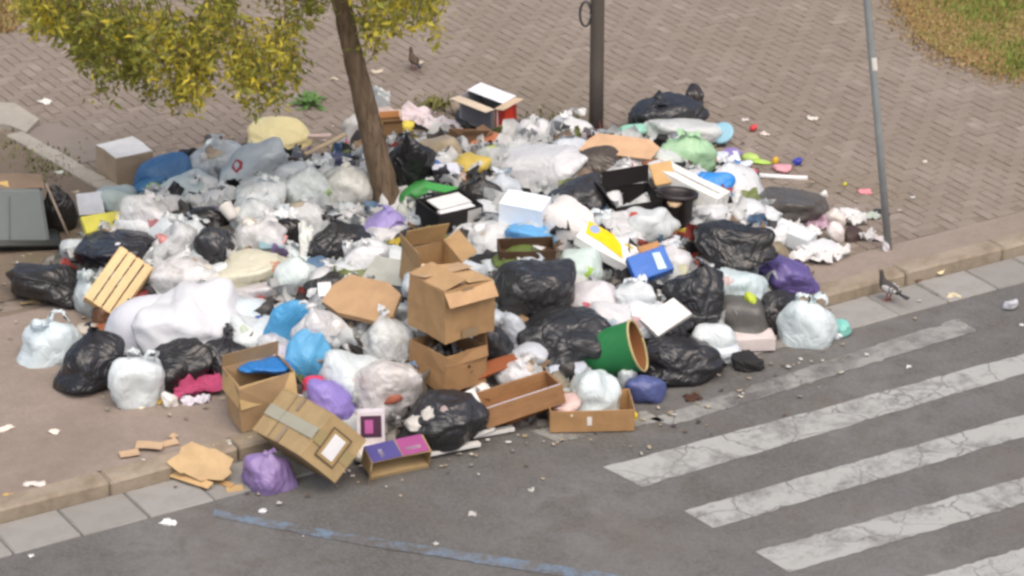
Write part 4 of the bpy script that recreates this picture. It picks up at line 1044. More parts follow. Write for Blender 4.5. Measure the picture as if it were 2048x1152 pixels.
# red carton with raised flaps
rb = carton('carton', 0.42, 0.30, 0.25, '#9a9a9a', flaps=[('s', 172, 0.12, '#cbbba4'), ('e', 168, 0.11, '#cbb598')], inner=None)
for nm, fc, hx, sz in (('side_print', 'e', '#b4342c', (0.296, 0.245)), ('front_print', 's', '#6f747c', (0.34, 0.2))):
    bm = bmesh.new(); slab_v(bm, 0, 0, 0, sz[0], sz[1], 0.002); o = obj(nm, bm_mesh(bm, nm), board(hx, 0.4, 0.5), rb, smooth=False)
    o.matrix_basis = (Matrix.Translation((0.2165, 0, 0.125)) @ Matrix.Rotation(math.pi/2, 4, 'Z') if fc == 'e' else Matrix.Translation((0, -0.1565, 0.125))) @ Matrix.Rotation(math.pi/2, 4, 'X')
for (y0, z0, sy, sz, hx) in ((-0.12, 0.12, 0.02, 0.245, '#d8cfc8'), (0.04, 0.12, 0.11, 0.13, '#e2452e')):
    bm = bmesh.new(); slab_v(bm, 0.2195, y0, z0, 0.002, sy, sz); obj('print_patch', bm_mesh(bm, 'print_patch'), board(hx, 0.4, 0.5), rb, smooth=False)
bm = bmesh.new(); slab_v(bm, 0.0, 0.06, 0.262, 0.42, 0.19, 0.005); obj('lid_panel', bm_mesh(bm, 'lid_panel'), board('#e2e2e6', 0.3, 0.6), rb, smooth=False)
box_at(rb, 975, 218, (0.42, 0.30, 0.25), (6, 4, -40), 'open carton with red end and white lid at the back', group=GX, lift=0.10)
black(948, 236, 80, 46, 'black bag under the red ended carton', BK, shape='loose'); wad(918, 215, 32, 30, '#8a7e6c', 'grey brown wad left of the red ended carton', 'wad', 'paper')
bag(938, 326, 58, 42, '#c4ad52', 'yellow plastic bag in the middle back', 'opaque', 'loose', wr=0.6)
white(985, 312, 42, 54, 'white bag with lime top in the middle back', '#cfd3cc', spots=((0.0, -0.2, 1.0, 0.35, '#c8d068'),))
panel(890, 338, 0.22, 0.14, 0.015, '#c9cdd6', (20, 0, 15), 'white and blue papers below the tan bag', name='paper_stack', cat='paper', lift=0.16); wad(872, 328, 22, 16, '#4a72a8', 'blue scrap beside the white and blue papers', 'paper_scrap', 'paper', lift=0.15); panel(905, 352, 0.22, 0.1, 0.02, '#b89a88', (15, 0, 8), 'pinkish brown card under the white papers', name='card_sheet', lift=0.1)
bag(838, 380, 62, 40, '#3f8a44', 'green plastic bag at the foot of the tall black bag', 'opaque', 'loose', rot=(0, -25, 10)); panel(880, 374, 0.26, 0.08, 0.012, '#45944c', (25, 8, -12), 'flat green strap above the black box', name='green_strap', cat='strap', lift=0.22)
black(962, 382, 76, 66, 'dark grey tied bag behind the black box', '#2e2d2c', shape='tied'); black(870, 402, 70, 40, 'black bag under the green strap', BK, shape='loose')
# black box with white boards in it
bb = carton('black_box', 0.42, 0.34, 0.22, '#262524', flaps=[('w', 140, 0.1)]);
for (x0, y0, sx, sy, a) in ((0.03, 0.05, 0.30, 0.20, 0), (0.0, -0.115, 0.32, 0.09, 0)):
    bm = bmesh.new(); slab_v(bm, x0, y0, 0.195, sx, sy, 0.012); obj('insert', bm_mesh(bm, 'insert'), board('#dadad8', 0.3, 0.6), bb, smooth=False)
bm = bmesh.new(); slab_v(bm, 0.13, -0.174, 0.12, 0.13, 0.003, 0.15); obj('insert', bm_mesh(bm, 'insert'), board('#b4b3b0', 0.3, 0.6), bb, smooth=False)
box_at(bb, 898, 428, (0.42, 0.34, 0.22), (4, 0, 34), 'black box with white boards inside near the heap centre', lift=0.06)
black(985, 450, 60, 60, 'black bag right of the black box', '#222224', shape='loose'); black(830, 475, 100, 60, 'dark bag below the lilac bag', '#1f1c1a', shape='loose')

# white group right of centre
white(1068, 255, 66, 54, 'white crumpled bag in the back row right of the red carton', '#dfdfda', shape='tied', crumple=1.5); white(1142, 256, 80, 62, 'white peaked bag beside the brown post', '#dcdedc', shape='tied', crumple=1.6)
wad(1162, 222, 22, 16, '#dcdcd8', 'small white tissue left of the brown post'); wad(1040, 272, 36, 24, '#443f3c', 'dark rag between white bags in the back row', 'rag', 'cloth')
white(1080, 330, 150, 100, 'large bright white bag in the back middle of the heap', '#dededa', crumple=1.1, lvl=5); white(1140, 298, 62, 66, 'white bag right above the large bright white bag', '#d4d6d8')
white(1030, 300, 66, 54, 'grey white bag left of the large bright white bag', '#cbccc6'); white(1185, 268, 50, 34, 'pale pink white bag at the foot of the brown post', '#d8cfc8')
panel(1240, 292, 0.66, 0.34, 0.008, '#c9a582', (8, 4, -8), 'flattened tan cardboard sheet in front of the brown post', lift=0.2, jit=0.012, cuts=4, outline=[(-0.5,-0.45),(0.42,-0.5),(0.5,0.2),(0.36,0.5),(-0.32,0.46),(-0.42,0.1)])
wad(1272, 258, 46, 26, '#8fc4ae', 'mint green wad behind the tan cardboard', 'plastic_wad', 'plastic', lift=0.1)
black(1196, 318, 92, 64, 'brown sheer bag on the tan cardboard', '#4a4036', shape='loose', crumple=0.9, lift=0.08); white(1262, 330, 62, 52, 'white bag with red mark right of the brown bag', '#d8d0cc', spots=((-0.1, -0.75, 0.6, 0.1, '#c23a44'),))
black(1155, 388, 118, 76, 'dark grey jacket like bundle over the white bags', '#343335', shape='loose', crumple=1.2, name='dark_bundle', cat='bundle'); white(1232, 368, 112, 62, 'white long bag right of the dark grey bundle', '#d2d4d4')
black(1328, 218, 150, 76, 'black bag lying alone behind the right of the heap', '#28292c', shape='tied', rot=(0, -14, 20), dr=0.6); black(1386, 192, 40, 40, 'small upright black bag end behind the heap', '#2b2624', shape='loose')
white(1368, 256, 130, 68, 'large off white bag below the lone black bag', '#d3d3cc', lvl=5); bag(1374, 302, 84, 78, '#a9cba0', 'light green bag on the right back slope', 'white', 'tied')
white(1335, 322, 62, 50, 'whitish clear bag beside the light green bag', '#ced2c8')
panel(1305, 330, 0.16, 0.1, 0.02, '#7c5238', (30, 0, 35), 'dark brown card piece by the white long carton', name='card_piece', lift=0.14); panel(1326, 348, 0.2, 0.2, 0.02, '#c09c6c', (40, 0, 25), 'tan carton end above the brown pot', name='card_piece', lift=0.18)
c3 = carton('carton', 0.6, 0.2, 0.16, '#dcdcd6', closed=True, tapes=[('top', 0.0, 0, 0.5, 0.03, '#c9c9c4', 'print')]); box_at(c3, 1385, 378, (0.6, 0.2, 0.16), (0, 12, -36), 'long white carton sloping down beside the brown pot', group=GX, lift=0.05)
c4 = carton('black_box', 0.42, 0.3, 0.2, '#211e1d', flaps=[('n', 100, 0.15), ('w', 130, 0.12)]); box_at(c4, 1262, 410, (0.42, 0.3, 0.2), (10, 0, 22), 'open black box behind the white bag with red tie', lift=0.06)
pt = empty('plant_pot', (0,0,0)); obj('shell', lathe([(0.115, 0), (0.14, 0.30), (0.17, 0.31), (0.172, 0.345), (0.155, 0.348), (0.135, 0.31), (0.11, 0.06)], 30, name='shell'), board('#2a2220', 0.5, 0.4), pt); obj('soil_fill', lathe([(0.128, 0.23), (0.06, 0.245), (0.01, 0.25)], 20, name='soil_fill'), board('#4a3a2c', 0.1, 0.95), pt); put(pt, 1352, 424, (0.34, 0.34, 0.35), (R(-6), R(4), 0), 0.05, 0.0); tag(pt, 'dark brown round plant pot with wide rim', 'pot')
wad(1350, 404, 30, 14, '#b59a7a', 'beige wad inside the brown pot', 'paper_wad', 'paper', lift=0.3)
white(1288, 442, 102, 80, 'white bag with red tie beside the brown pot', '#d4d6d2', shape='loose', crumple=0.8, spots=((-0.3, -0.3, 0.95, 0.14, '#d8563e'),))
bag(1132, 440, 80, 84, '#d0ccc8', 'upright pale paper bag left of the yellow carton', 'opaque', 'loose', sq=3.2, crumple=0.7, name='paper_bag', dr=0.6, wr=0.5)
# yellow and white printed carton panel
yp = empty('printed_carton', (0, 0, 0)); bm = bmesh.new(); slab_v(bm, 0, 0, 0.05, 0.58, 0.30, 0.10); soft_edges(bm, 0.003, 0.004, 5, 1); obj('body', bm_mesh(bm, 'body'), board('#dedcd8', 0.35, 0.5), yp, smooth=False)
def poly_patch(name, pts, z, mat, parent, th=0.002):
    bm = bmesh.new(); a = [bm.verts.new((x, y, z)) for x, y in pts]; f = bm.faces.new(a); bmesh.ops.recalc_face_normals(bm, faces=[f])
    if f.normal.z < 0: f.normal_flip()
    return obj(name, bm_mesh(bm, name), mat, parent, smooth=False)
poly_patch('yellow_print', [(-0.285, 0.14), (-0.24, -0.04), (-0.05, -0.05), (0.19, -0.10), (0.1, 0.06), (-0.02, 0.14)], 0.107, board('#e3c200', 0.4, 0.5), yp)
poly_patch('blue_print', [(-0.19+0.05*math.cos(a), 0.07+0.06*math.sin(a)) for a in [i*0.5236 for i in range(12)]], 0.1095, board('#8fa2c4', 0.4, 0.5), yp)
poly_patch('gold_print', [(0.12, 0.09), (0.21, 0.09), (0.21, 0.12), (0.12, 0.12)], 0.107, board('#d0b850', 0.4, 0.5), yp)
ex = (RT*105-UP*60+FW*-19).normalized(); ey = RT*35+UP*42+FW*60; ey = (ey-ex*ey.dot(ex)).normalized(); ez = ex.cross(ey)
M = Matrix((ex, ey, ez)).transposed().to_4x4() @ Matrix.Scale(0.84, 4); M.translation = hit(1218, 488, 0.24)-ez*0.08; yp.matrix_world = M; tag(yp, 'white carton with bold yellow print sloping in the heap', 'box', GX)
panel(1303, 505, 0.2, 0.16, 0.02, '#b08458', (40, 0, 40), 'brown cardboard scrap behind the blue packet', name='card_piece', lift=0.14)
bp = empty('blue_packet', (0, 0, 0)); bm = bmesh.new(); slab_v(bm, 0, 0, 0.04, 0.32, 0.22, 0.08); soft_edges(bm, 0.004, 0.006, 6, 1); obj('body', bm_mesh(bm, 'body'), board('#2a62b0', 0.5, 0.4), bp, smooth=False); poly_patch('print', [(0.03, -0.08), (0.1, -0.09), (0.1, 0.06), (0.04, 0.07)], 0.0875, board('#b8cfd0', 0.4, 0.5), bp)
put(bp, 1300, 530, (0.32, 0.22, 0.08), (R(38), R(-10), R(20)), 0.05, 0.1); tag(bp, 'bright blue printed packet under the yellow carton', 'packet')
# styrofoam box and its neighbours
fo_ = carton('foam_box', 0.36, 0.24, 0.18, board('#dde4ea', 0.3, 0.6, 0.06), th=0.02, closed=True, tapes=[('top', 0.06, -0.03, 0.18, 0.12, '#eef4f4', 'lid_piece')]); box_at(fo_, 1050, 420, (0.36, 0.24, 0.18), (6, 4, -18), 'white foam box left of the pale paper bag', lift=0.12)
clear(986, 470, 92, 66, 'bulging clear bag left of the sky blue bag', '#d0d4d8', 'tissue', shape='loose'); bag(1062, 462, 84, 46, '#62a8d8', 'sky blue bag below the foam box', 'white', 'loose', sq=2.8, crumple=0.8)
tr_ = carton('wooden_tray', 0.44, 0.24, 0.10, '#4c3a2a', inner=None, th=0.014); box_at(tr_, 1052, 500, (0.44, 0.24, 0.10), (4, 0, 4), 'dark brown tray of green waste behind the big black bag', 'tray', None, lift=0.12)
wad(1040, 512, 92, 34, '#5c6c34', 'green leaf waste in the dark brown tray', 'leaf_waste', 'waste', lift=0.12); wad(985, 518, 30, 24, '#2e64a8', 'blue plastic scrap left of the brown tray', 'plastic_wad', 'plastic')
white(1158, 522, 96, 76, 'pale green tinted bag with lime print below the yellow carton', '#c9d6cc', spots=((0.3, -0.7, 0.35, 0.11, '#a4cc4c'),), crumple=0.9)
# ================= centre left =================
bag(495, 532, 128, 68, '#dcd5bc', 'cream coloured bag with orange end left of centre', 'white', 'loose', name='carrier_bag', cat='bag', spots=((0.95, -0.4, 0.5, 0.16, '#cf9a80'),), crumple=1.1)
white(588, 548, 84, 80, 'white bag with green mark in the left centre', '#d3dad4', shape='tied', crumple=0.7, spots=((0.35, -0.75, 0.35, 0.1, '#86b04c'),))
white(722, 515, 84, 68, 'white carrier bag with looped handles near the open carton', '#dddedb', shape='handles', crumple=1.2)
bag(505, 578, 90, 44, '#d2cbc8', 'pale pinkish bag above the blue printed bag', 'white', 'loose', name='carrier_bag'); wad(570, 585, 50, 26, '#d6cfcc', 'white and red paper above the light blue bag', 'paper_wad')
white(505, 616, 105, 62, 'white bag with dark blue print left of the light blue bag', '#cdd5de', spots=((0.45, -0.65, 0.75, 0.07, '#4c68a8'), (0.3, -0.85, 0.35, 0.09, '#4a6cb4'), (0.75, -0.4, 0.9, 0.09, '#8fa6cc')), crumple=0.9)
white(512, 658, 105, 66, 'puffy white bag in front of the blue printed bag', '#d8dfe2', crumple=0.7)
bag(592, 640, 70, 90, '#4fa0cc', 'light blue bag in the left front of the heap', 'white', 'loose', dr=0.6, rot=(0, 18, 0)); bag(606, 702, 74, 92, '#5ba6ce', 'lower light blue bag drooping towards the open box', 'white', 'loose', dr=0.6, rot=(0, -14, 0))
clear(642, 665, 96, 108, 'clear bag full of tissues right of the light blue bag', '#d4d3cb', 'tissue', shape='tied', rot=(0, -14, 10), dr=0.7)
# kraft paper bag lying flat, open end down-right
panel(727, 600, 0.56, 0.40, 0.05, '#ab8c6a', (26, 6, -24), 'big brown paper bag lying flat left of the stacked boxes', name='paper_bag', cat='bag', lift=0.16, jit=0.014, cuts=4, outline=[(-0.5,-0.34),(-0.2,-0.5),(0.3,-0.42),(0.5,-0.2),(0.46,0.3),(0.2,0.5),(-0.35,0.46),(-0.48,0.1)])
wad(715, 652, 52, 24, '#5a3a26', 'dark brown peel spilling from the brown paper bag', 'food_waste', 'waste'); bag(700, 656, 30, 34, '#c6b49c', 'tan crumpled paper below the brown paper bag', 'opaque', 'loose', name='paper_bag')
panel(778, 540, 0.34, 0.24, 0.006, '#a8a9a0', (28, 0, -25), 'grey card sheet beside the open carton', name='card_sheet', lift=0.16); black(655, 570, 60, 60, 'dark bag between white bag and brown paper bag', '#302f2e', shape='loose')
panel(648, 583, 0.10, 0.12, 0.03, '#dcdcda', (40, 0, 10), 'small white box left of the brown paper bag', name='small_box', cat='box', lift=0.15)
black(458, 693, 106, 84, 'black grey bag behind the open box', '#29282b', shape='tied', tail=0.8); white(415, 700, 34, 60, 'thin white strip of bag left of the black grey bag', '#c9c9c4')
white(550, 705, 72, 48, 'white bag with red logo inside the open box', '#d2ccd2', spots=((0.2, -0.8, 0.45, 0.14, '#cf4a5a'),)); bag(540, 728, 80, 34, '#2a74b8', 'vivid blue plastic inside the open box', 'opaque', 'loose', lift=0.24)
c5 = carton('carton', 0.44, 0.36, 0.36, '#a28765', flaps=[('s', 264, 0.18, '#c4a878'), ('w', 262, 0.17, '#bfa070'), ('e', 240, 0.15), ('n', 75, 0.12)], jit=0.012)
box_at(c5, 522, 785, (0.44, 0.36, 0.36), (0, -4, 24), 'tall open brown box with folded flaps at the left front', group=GX, sink=0.03)
# box balanced on its edge, taped and labelled
ax = box_from_edges((560, 778), (106, 42), (-60, 82), (63, 57), near=-1)
L1, L2, L3 = [a.length for a in ax]; E1 = ax[0].normalized(); E3 = -(ax[2]); E3 = (E3-E1*E3.dot(E1)).normalized(); E2 = E3.cross(E1)
tb = carton('carton', L1, L2, L3, '#a8916a', closed=True, jit=0.004)
M = Matrix((E1, E2, E3)).transposed().to_4x4()
cen = hit(618, 870, 0.30); M.translation = cen-E3*L3/2; tb.matrix_world = M
def patch(root, name, a, b, p, su, sv, hx, e=0.0):
    bm = bmesh.new(); slab_v(bm, 0, 0, 0, su, sv, 0.0018); o = obj(name, bm_mesh(bm, name), board(hx, 0.4, 0.45, 0.12), next(c for c in root.children if c.name.startswith('body')), smooth=False)
    a = Vector(a); b = Vector(b); n = a.cross(b); Mx = Matrix((a, b, n)).transposed().to_4x4(); Mx.translation = Vector(p)+n*e; o.matrix_basis = Mx; return o
e0 = 0.007
patch(tb, 'tape', (1,0,0), (0,1,0), (0, 0, L3), L1*0.995, 0.09, '#a3a08e', e0); patch(tb, 'tape', (1,0,0), (0,1,0), (-0.02, 0.13, L3), 0.035, 0.10, '#8c7a64', e0); patch(tb, 'tape', (1,0,0), (0,1,0), (0.0, -0.12, L3), 0.05, 0.12, '#94826c', e0)
patch(tb, 'tape', (1,0,0), (0,1,0), (-L1*0.18, 0, L3), 0.006, L2*0.96, '#7d6a4c', e0+0.001)
patch(tb, 'tape', (0,1,0), (0,0,1), (L1/2, 0, L3/2), 0.10, L3*0.98, '#9c8c64', e0); patch(tb, 'label_sticker', (0,1,0), (0,0,1), (L1/2, 0.0, L3*0.52), 0.17, 0.11, '#dfe0e0', e0+0.003); patch(tb, 'label_frame', (0,1,0), (0,0,1), (L1/2, 0.0, L3*0.52), 0.24, 0.19, '#5c5040', e0+0.0012)
patch(tb, 'label_field', (0,1,0), (0,0,1), (L1/2, 0.0, L3*0.52), 0.215, 0.165, '#a38a5c', e0+0.0021)
tag(tb, 'taped brown box with white label tilted over the purple bag', 'box', GX)
bag(540, 938, 100, 84, '#84709f', 'purple bag on the road under the tilted taped box', 'opaque', 'tied', tail=0.6, wr=0.9, lvl=5, infl=1.05)
# flattened torn cardboard on the kerb
panel(405, 925, 0.46, 0.36, 0.008, '#b89d76', (14, 6, -20), 'torn flattened cardboard piece lying over the kerb', outline=[(-0.5,-0.30),(-0.22,-0.44),(-0.16,-0.40),(0.16,-0.48),(0.22,-0.36),(0.44,-0.28),(0.5,-0.02),(0.42,0.08),(0.40,0.34),(0.05,0.46),(-0.05,0.42),(-0.36,0.46),(-0.44,0.2),(-0.40,0.05)], jit=0.028, lift=0.05)
panel(380, 958, 0.36, 0.07, 0.01, '#bf9f72', (20, 0, -32), 'narrow cardboard flap folded under the torn cardboard', lift=0.03); panel(450, 965, 0.16, 0.05, 0.01, '#a8875c', (10, 0, -35), 'small cardboard strip right of the torn cardboard', lift=0.02); panel(468, 975, 0.12, 0.07, 0.006, '#b09468', (6, 0, 20), 'cardboard corner on the gutter slab', lift=0.02)
patch_ = panel(430, 917, 0.10, 0.06, 0.003, '#a8843c', (14, 6, -10), 'ochre stain card on the torn cardboard', name='card_piece', lift=0.08)
for (x, y, w, d, a, l) in ((255, 905, 0.14, 0.08, 20, 'leftmost torn cardboard strip on pink paving'), (300, 893, 0.2, 0.09, -10, 'curled torn cardboard strip on pink paving'), (338, 885, 0.14, 0.07, 25, 'torn cardboard strip touching the flattened cardboard'), (350, 872, 0.06, 0.05, 60, 'small upright cardboard curl by the kerb')):
    panel(x, y, w, d, 0.005, '#b59a7c', (10, -6, a), l, name='cardboard_strip', group=GS, lift=0.012, jit=0.012)

# stacked boxes
c6 = carton('carton', 0.40, 0.42, 0.30, '#9c7a55', flaps=[('s', 255, 0.08), ('e', 80, 0.1)], jit=0.010, tapes=[('s', 0.02, 0.18, 0.02, 0.02, '#2a1c10', 'hole'), ('e', -0.05, 0.2, 0.022, 0.022, '#2a1c10', 'hole')])
box_at(c6, 896, 722, (0.40, 0.42, 0.30), (0, 3, 40), 'lower brown box of the two stacked in the middle', group=GX, sink=0.02, lift=0.0)
c7 = carton('carton', 0.44, 0.46, 0.40, '#a2825c', flaps=[('s', 236, 0.13, '#b89670'), ('e', 5, 0.21, '#b8976f'), ('n', 8, 0.2, '#b59878'), ('w', 16, 0.2, '#ab8c66')], closed=True, jit=0.010, tapes=[('s', -0.02, 0.33, 0.10, 0.12, '#8f7c62'), ('s', 0.0, 0.045, 0.14, 0.07, '#8a775c'), ('e', 0.06, 0.29, 0.025, 0.18, '#9a6f3e', 'crease'), ('top', 0, -0.03, 0.09, 0.3, '#a59680')])
box_at(c7, 902, 606, (0.44, 0.46, 0.40), (-3, 3, 36), 'upper taped brown box stacked in the middle front', group=GX, sink=0.0, lift=0.30)
# rest the upper on the lower
c7.location = c6.location + (c7.location-c6.location)*1.0
c8 = carton('carton', 0.36, 0.34, 0.26, '#ab8d66', flaps=[('n', 70, 0.2, '#b89a6e'), ('w', 100, 0.16, '#a88c66'), ('e', 150, 0.14)], jit=0.006); box_at(c8, 862, 540, (0.36, 0.34, 0.26), (10, 0, 28), 'open brown box with raised flap behind the stacked boxes', group=GX, lift=0.22)
white(832, 562, 52, 50, 'crumpled clear film on the rim of the upper box', '#cfd4da', lift=0.25, name='plastic_film', cat='film'); wad(852, 545, 20, 34, '#d8c8b0', 'cream paper twist on the upper box', 'paper_wad', 'paper', lift=0.3)
bag(968, 558, 34, 22, '#a8c8b0', 'mint scrap of bag behind the upper box', 'white', 'loose', lift=0.2, name='carrier_bag')
clear(772, 672, 86, 84, 'silvery clear bag left of the stacked boxes', '#cfd8d6', 'green', shape='tied'); clear(778, 768, 122, 132, 'clear bag of beige waste in the front middle', '#d6ccc6', 'beige', shape='loose', lvl=5)
white(698, 733, 106, 86, 'white pillowy bag left of the beige waste bag', '#d6dee0', sq=3.0, facet=1.3, rot=(0, 12, -25)); black(700, 690, 40, 50, 'dark gap bag behind the white pillowy bag', '#2e2a28', shape='loose')
bag(664, 790, 84, 76, '#8f7cc0', 'lilac bag behind the tilted taped box', 'white', 'loose', crumple=1.2); bag(628, 775, 46, 56, '#c83e5c', 'red pink bag beside the lilac bag', 'opaque', 'loose')
# little window box and shoe carton
wb = carton('gift_box', 0.20, 0.09, 0.28, '#cfc8cc', closed=True, jit=0.002); patch(wb, 'window', (1,0,0), (0,0,1), (0, -0.045, 0.17), 0.15, 0.16, '#4a2c42', 0.004); patch(wb, 'print', (1,0,0), (0,0,1), (-0.015, -0.045, 0.17), 0.06, 0.10, '#b05c94', 0.007)
box_at(wb, 742, 858, (0.20, 0.09, 0.28), (-12, 0, 4), 'small pale box with dark purple window in front', group=GX, lift=0.03)
wad(735, 895, 62, 34, '#ddd8cc', 'white tissue wad below the purple window box'); wad(752, 908, 18, 30, '#c8b8a0', 'beige stick of paper below the window box', 'paper_wad', 'paper')
sc_ = carton('shoe_carton', 0.46, 0.15, 0.17, '#a89069', flaps=[('s', 176, 0.13), ('w', 120, 0.08)], jit=0.004, tapes=[('n', -0.11, 0.085, 0.23, 0.165, '#4b457c', 'print'), ('n', 0.115, 0.085, 0.2, 0.165, '#95487a', 'print'), ('n', 0.11, 0.11, 0.12, 0.03, '#c9b4c4', 'stripe'), ('n', -0.13, 0.10, 0.03, 0.08, '#c4bccc', 'stripe')])
box_at(sc_, 792, 912, (0.46, 0.15, 0.17), (110, 0, 26), 'open purple and pink printed carton lying on the road', group=GX, lift=0.03)
black(872, 828, 146, 132, 'torn black bag with litter showing in the front middle', '#2a2a2d', shape='loose', crumple=1.5, spots=((-0.2, -0.62, 0.66, 0.10, '#b8b4ac'), (0.12, -0.7, 0.66, 0.05, '#c09a3c'), (0.2, -0.66, 0.8, 0.05, '#9a8a84')))
wad(838, 838, 44, 26, '#bdbab2', 'white litter bulging out of the torn black bag', 'paper_wad', 'paper', lift=0.22); wad(866, 842, 18, 14, '#c09a30', 'yellow scrap on the torn black bag', 'paper_scrap', 'paper', lift=0.22)
# white frame pieces and drawer
for (x, y, L, a, l, lf) in ((908, 897, 0.40, 24, 'white board edge lying below the torn black bag', 0.03), (984, 864, 0.34, 22, 'white plank on the road below the wooden drawer', 0.02), (965, 846, 0.30, 24, 'upper white plank under the wooden drawer', 0.06)):
    panel(x, y, L, 0.05, 0.03, '#dcdad4', (0, 0, a), l, name='white_plank', cat='plank', group='white planks at the front', lift=lf, jit=0.002)
fr = empty('picture_frame', (0, 0, 0)); MF = board('#d8d6d0', 0.35, 0.5, 0.1)
for (cx, cz, sx, sz) in ((0, 0.02, 0.26, 0.035), (0, 0.40, 0.26, 0.035), (-0.112, 0.21, 0.035, 0.345), (0.112, 0.21, 0.035, 0.345)):
    bm = bmesh.new(); slab_v(bm, cx, 0, cz, sx, 0.03, sz); soft_edges(bm, 0.004, 0.001, 3, 0); obj('frame_bar', bm_mesh(bm, 'frame_bar'), MF, fr, smooth=False)
put(fr, 938, 822, (0.26, 0.03, 0.42), (R(-48), R(-10), R(28)), 0.0, 0.0); fr.scale = (0.85, 0.85, 0.85); tag(fr, 'white rectangular frame between torn black bag and drawer', 'frame')
dw = carton('drawer', 0.62, 0.34, 0.15, board('#9c7550', 0.3, 0.6, 0.3, grain=0.5), th=0.016, jit=0.0015); patch(dw, 'edge_strip', (1,0,0), (0,1,0), (0, -0.162, 0.15), 0.60, 0.014, '#cfc8cc', 0.004)
box_at(dw, 1034, 798, (0.62, 0.34, 0.15), (-6, -10, 20), 'wooden drawer with veneered front at the edge of the heap', 'drawer', None, lift=0.05); panel(980, 738, 0.46, 0.12, 0.02, '#8f5a34', (20, -8, 26), 'red brown board behind the wooden drawer', name='board_piece', cat='wood', lift=0.12, mat=board('#8f5230', 0.3, 0.5, 0.2, grain=0.4))
wad(955, 775, 46, 34, '#dfdcd6', 'white lump of foam left of the drawer', 'foam_piece', 'foam'); clear(1045, 745, 84, 64, 'round white bag lying in the wooden drawer', '#d6d2d0', 'tissue', shape='tied', rot=(0, 20, 0)); panel(1058, 832, 0.4, 0.03, 0.012, '#8a5c38', (0, -8, 28), 'brown strip of wood under the drawer', name='wood_slat', cat='wood', lift=0.02)
# shallow cardboard tray with its bags
ct = carton('carton', 0.62, 0.34, 0.17, '#a38058', jit=0.004, th=0.008, tapes=[('s', -0.02, 0.09, 0.035, 0.07, '#d8d4cc', 'label_sticker'), ('s', -0.15, 0.14, 0.02, 0.02, '#d8c8a8', 'print')])
box_at(ct, 1180, 822, (0.62, 0.34, 0.17), (0, 0, 4), 'shallow open cardboard box on the road at the heap front', group=GX, sink=0.0)
white(1196, 778, 88, 80, 'white bag with dark mark sitting in the shallow box', '#d4dedf', shape='loose', crumple=1.5, facet=1.5, sq=2.6, lift=0.02, rot=(0, 12, 15), spots=((0.1, -0.85, 0.6, 0.035, '#3a3a3e'),)); white(1185, 755, 70, 44, 'greenish white bag above the shallow box', '#c8d6d0'); wad(1130, 806, 54, 30, '#d0b4ac', 'pinkish tissue in the shallow box', 'paper_wad', 'paper', lift=0.08); wad(1115, 770, 44, 40, '#7a7462', 'grey brown matter behind the shallow box', 'food_waste', 'waste')
white(1126, 740, 86, 46, 'pale lilac white bag behind the shallow box', '#ccd0da'); bag(1290, 768, 62, 66, '#4c5684', 'navy blue bag at the front right of the shallow box', 'opaque', 'loose', sq=2.1, crumple=0.7); white(1255, 755, 32, 52, 'white knotted end beside the navy blue bag', '#cdd0cc'); wad(1266, 829, 22, 20, '#e0c41c', 'bright yellow scrap beside the shallow box', 'plastic_wad', 'plastic')
# big black bags in the middle
black(1060, 562, 150, 128, 'big black bag right of the stacked boxes', '#2a2a2c', shape='loose', crumple=1.3); black(1120, 662, 172, 132, 'largest black bag in the front centre of the heap', '#2b2c2e', shape='loose', crumple=1.2, facet=1.4, rot=(0, 8, -20)); black(985, 672, 70, 90, 'black bag in the gap right of the stacked boxes', '#28282a', shape='loose')
clear(1022, 650, 52, 70, 'wrinkled clear strip between the stacked boxes and black bag', '#c4c8d0', 'tissue', shape='loose', dr=0.5, rot=(0, -25, 0)); white(1052, 700, 80, 50, 'grey white film below the largest black bag', '#c9cacc', name='plastic_film', cat='film'); bag(1222, 662, 40, 34, '#3a8cc8', 'sky blue scrap behind the green bin', 'opaque', 'loose', name='plastic_wad')
# green fabric bin on its side
gb = empty('fabric_bin', (0, 0, 0)); obj('shell', lathe([(0.17, 0), (0.185, 0.18), (0.205, 0.40)], 30, name='shell'), board('#277040', 0.3, 0.65, 0.3), gb); obj('lining', lathe([(0.16, 0.02), (0.178, 0.18), (0.196, 0.398)], 30, name='lining'), board('#8a5c3a', 0.2, 0.8), gb)
bm = bmesh.new(); tube_bm(bm, [Vector((0.201*math.cos(a), 0.201*math.sin(a), 0.402)) for a in [i*6.28318/30 for i in range(31)]], 0.010, 6); obj('piping', bm_mesh(bm, 'piping'), board('#b5a878', 0.2, 0.8), gb)
axd = (RT*0.90+UP*0.22-FW*0.36).normalized(); M = axd.to_track_quat('Z', 'Y').to_matrix().to_4x4() @ Matrix.Scale(0.78, 4, (1, 0, 0)); M.translation = hit(1230, 702, 0.2)-axd*0.22; gb.matrix_world = M; tag(gb, 'green round fabric bin on its side with brown lining', 'bin')
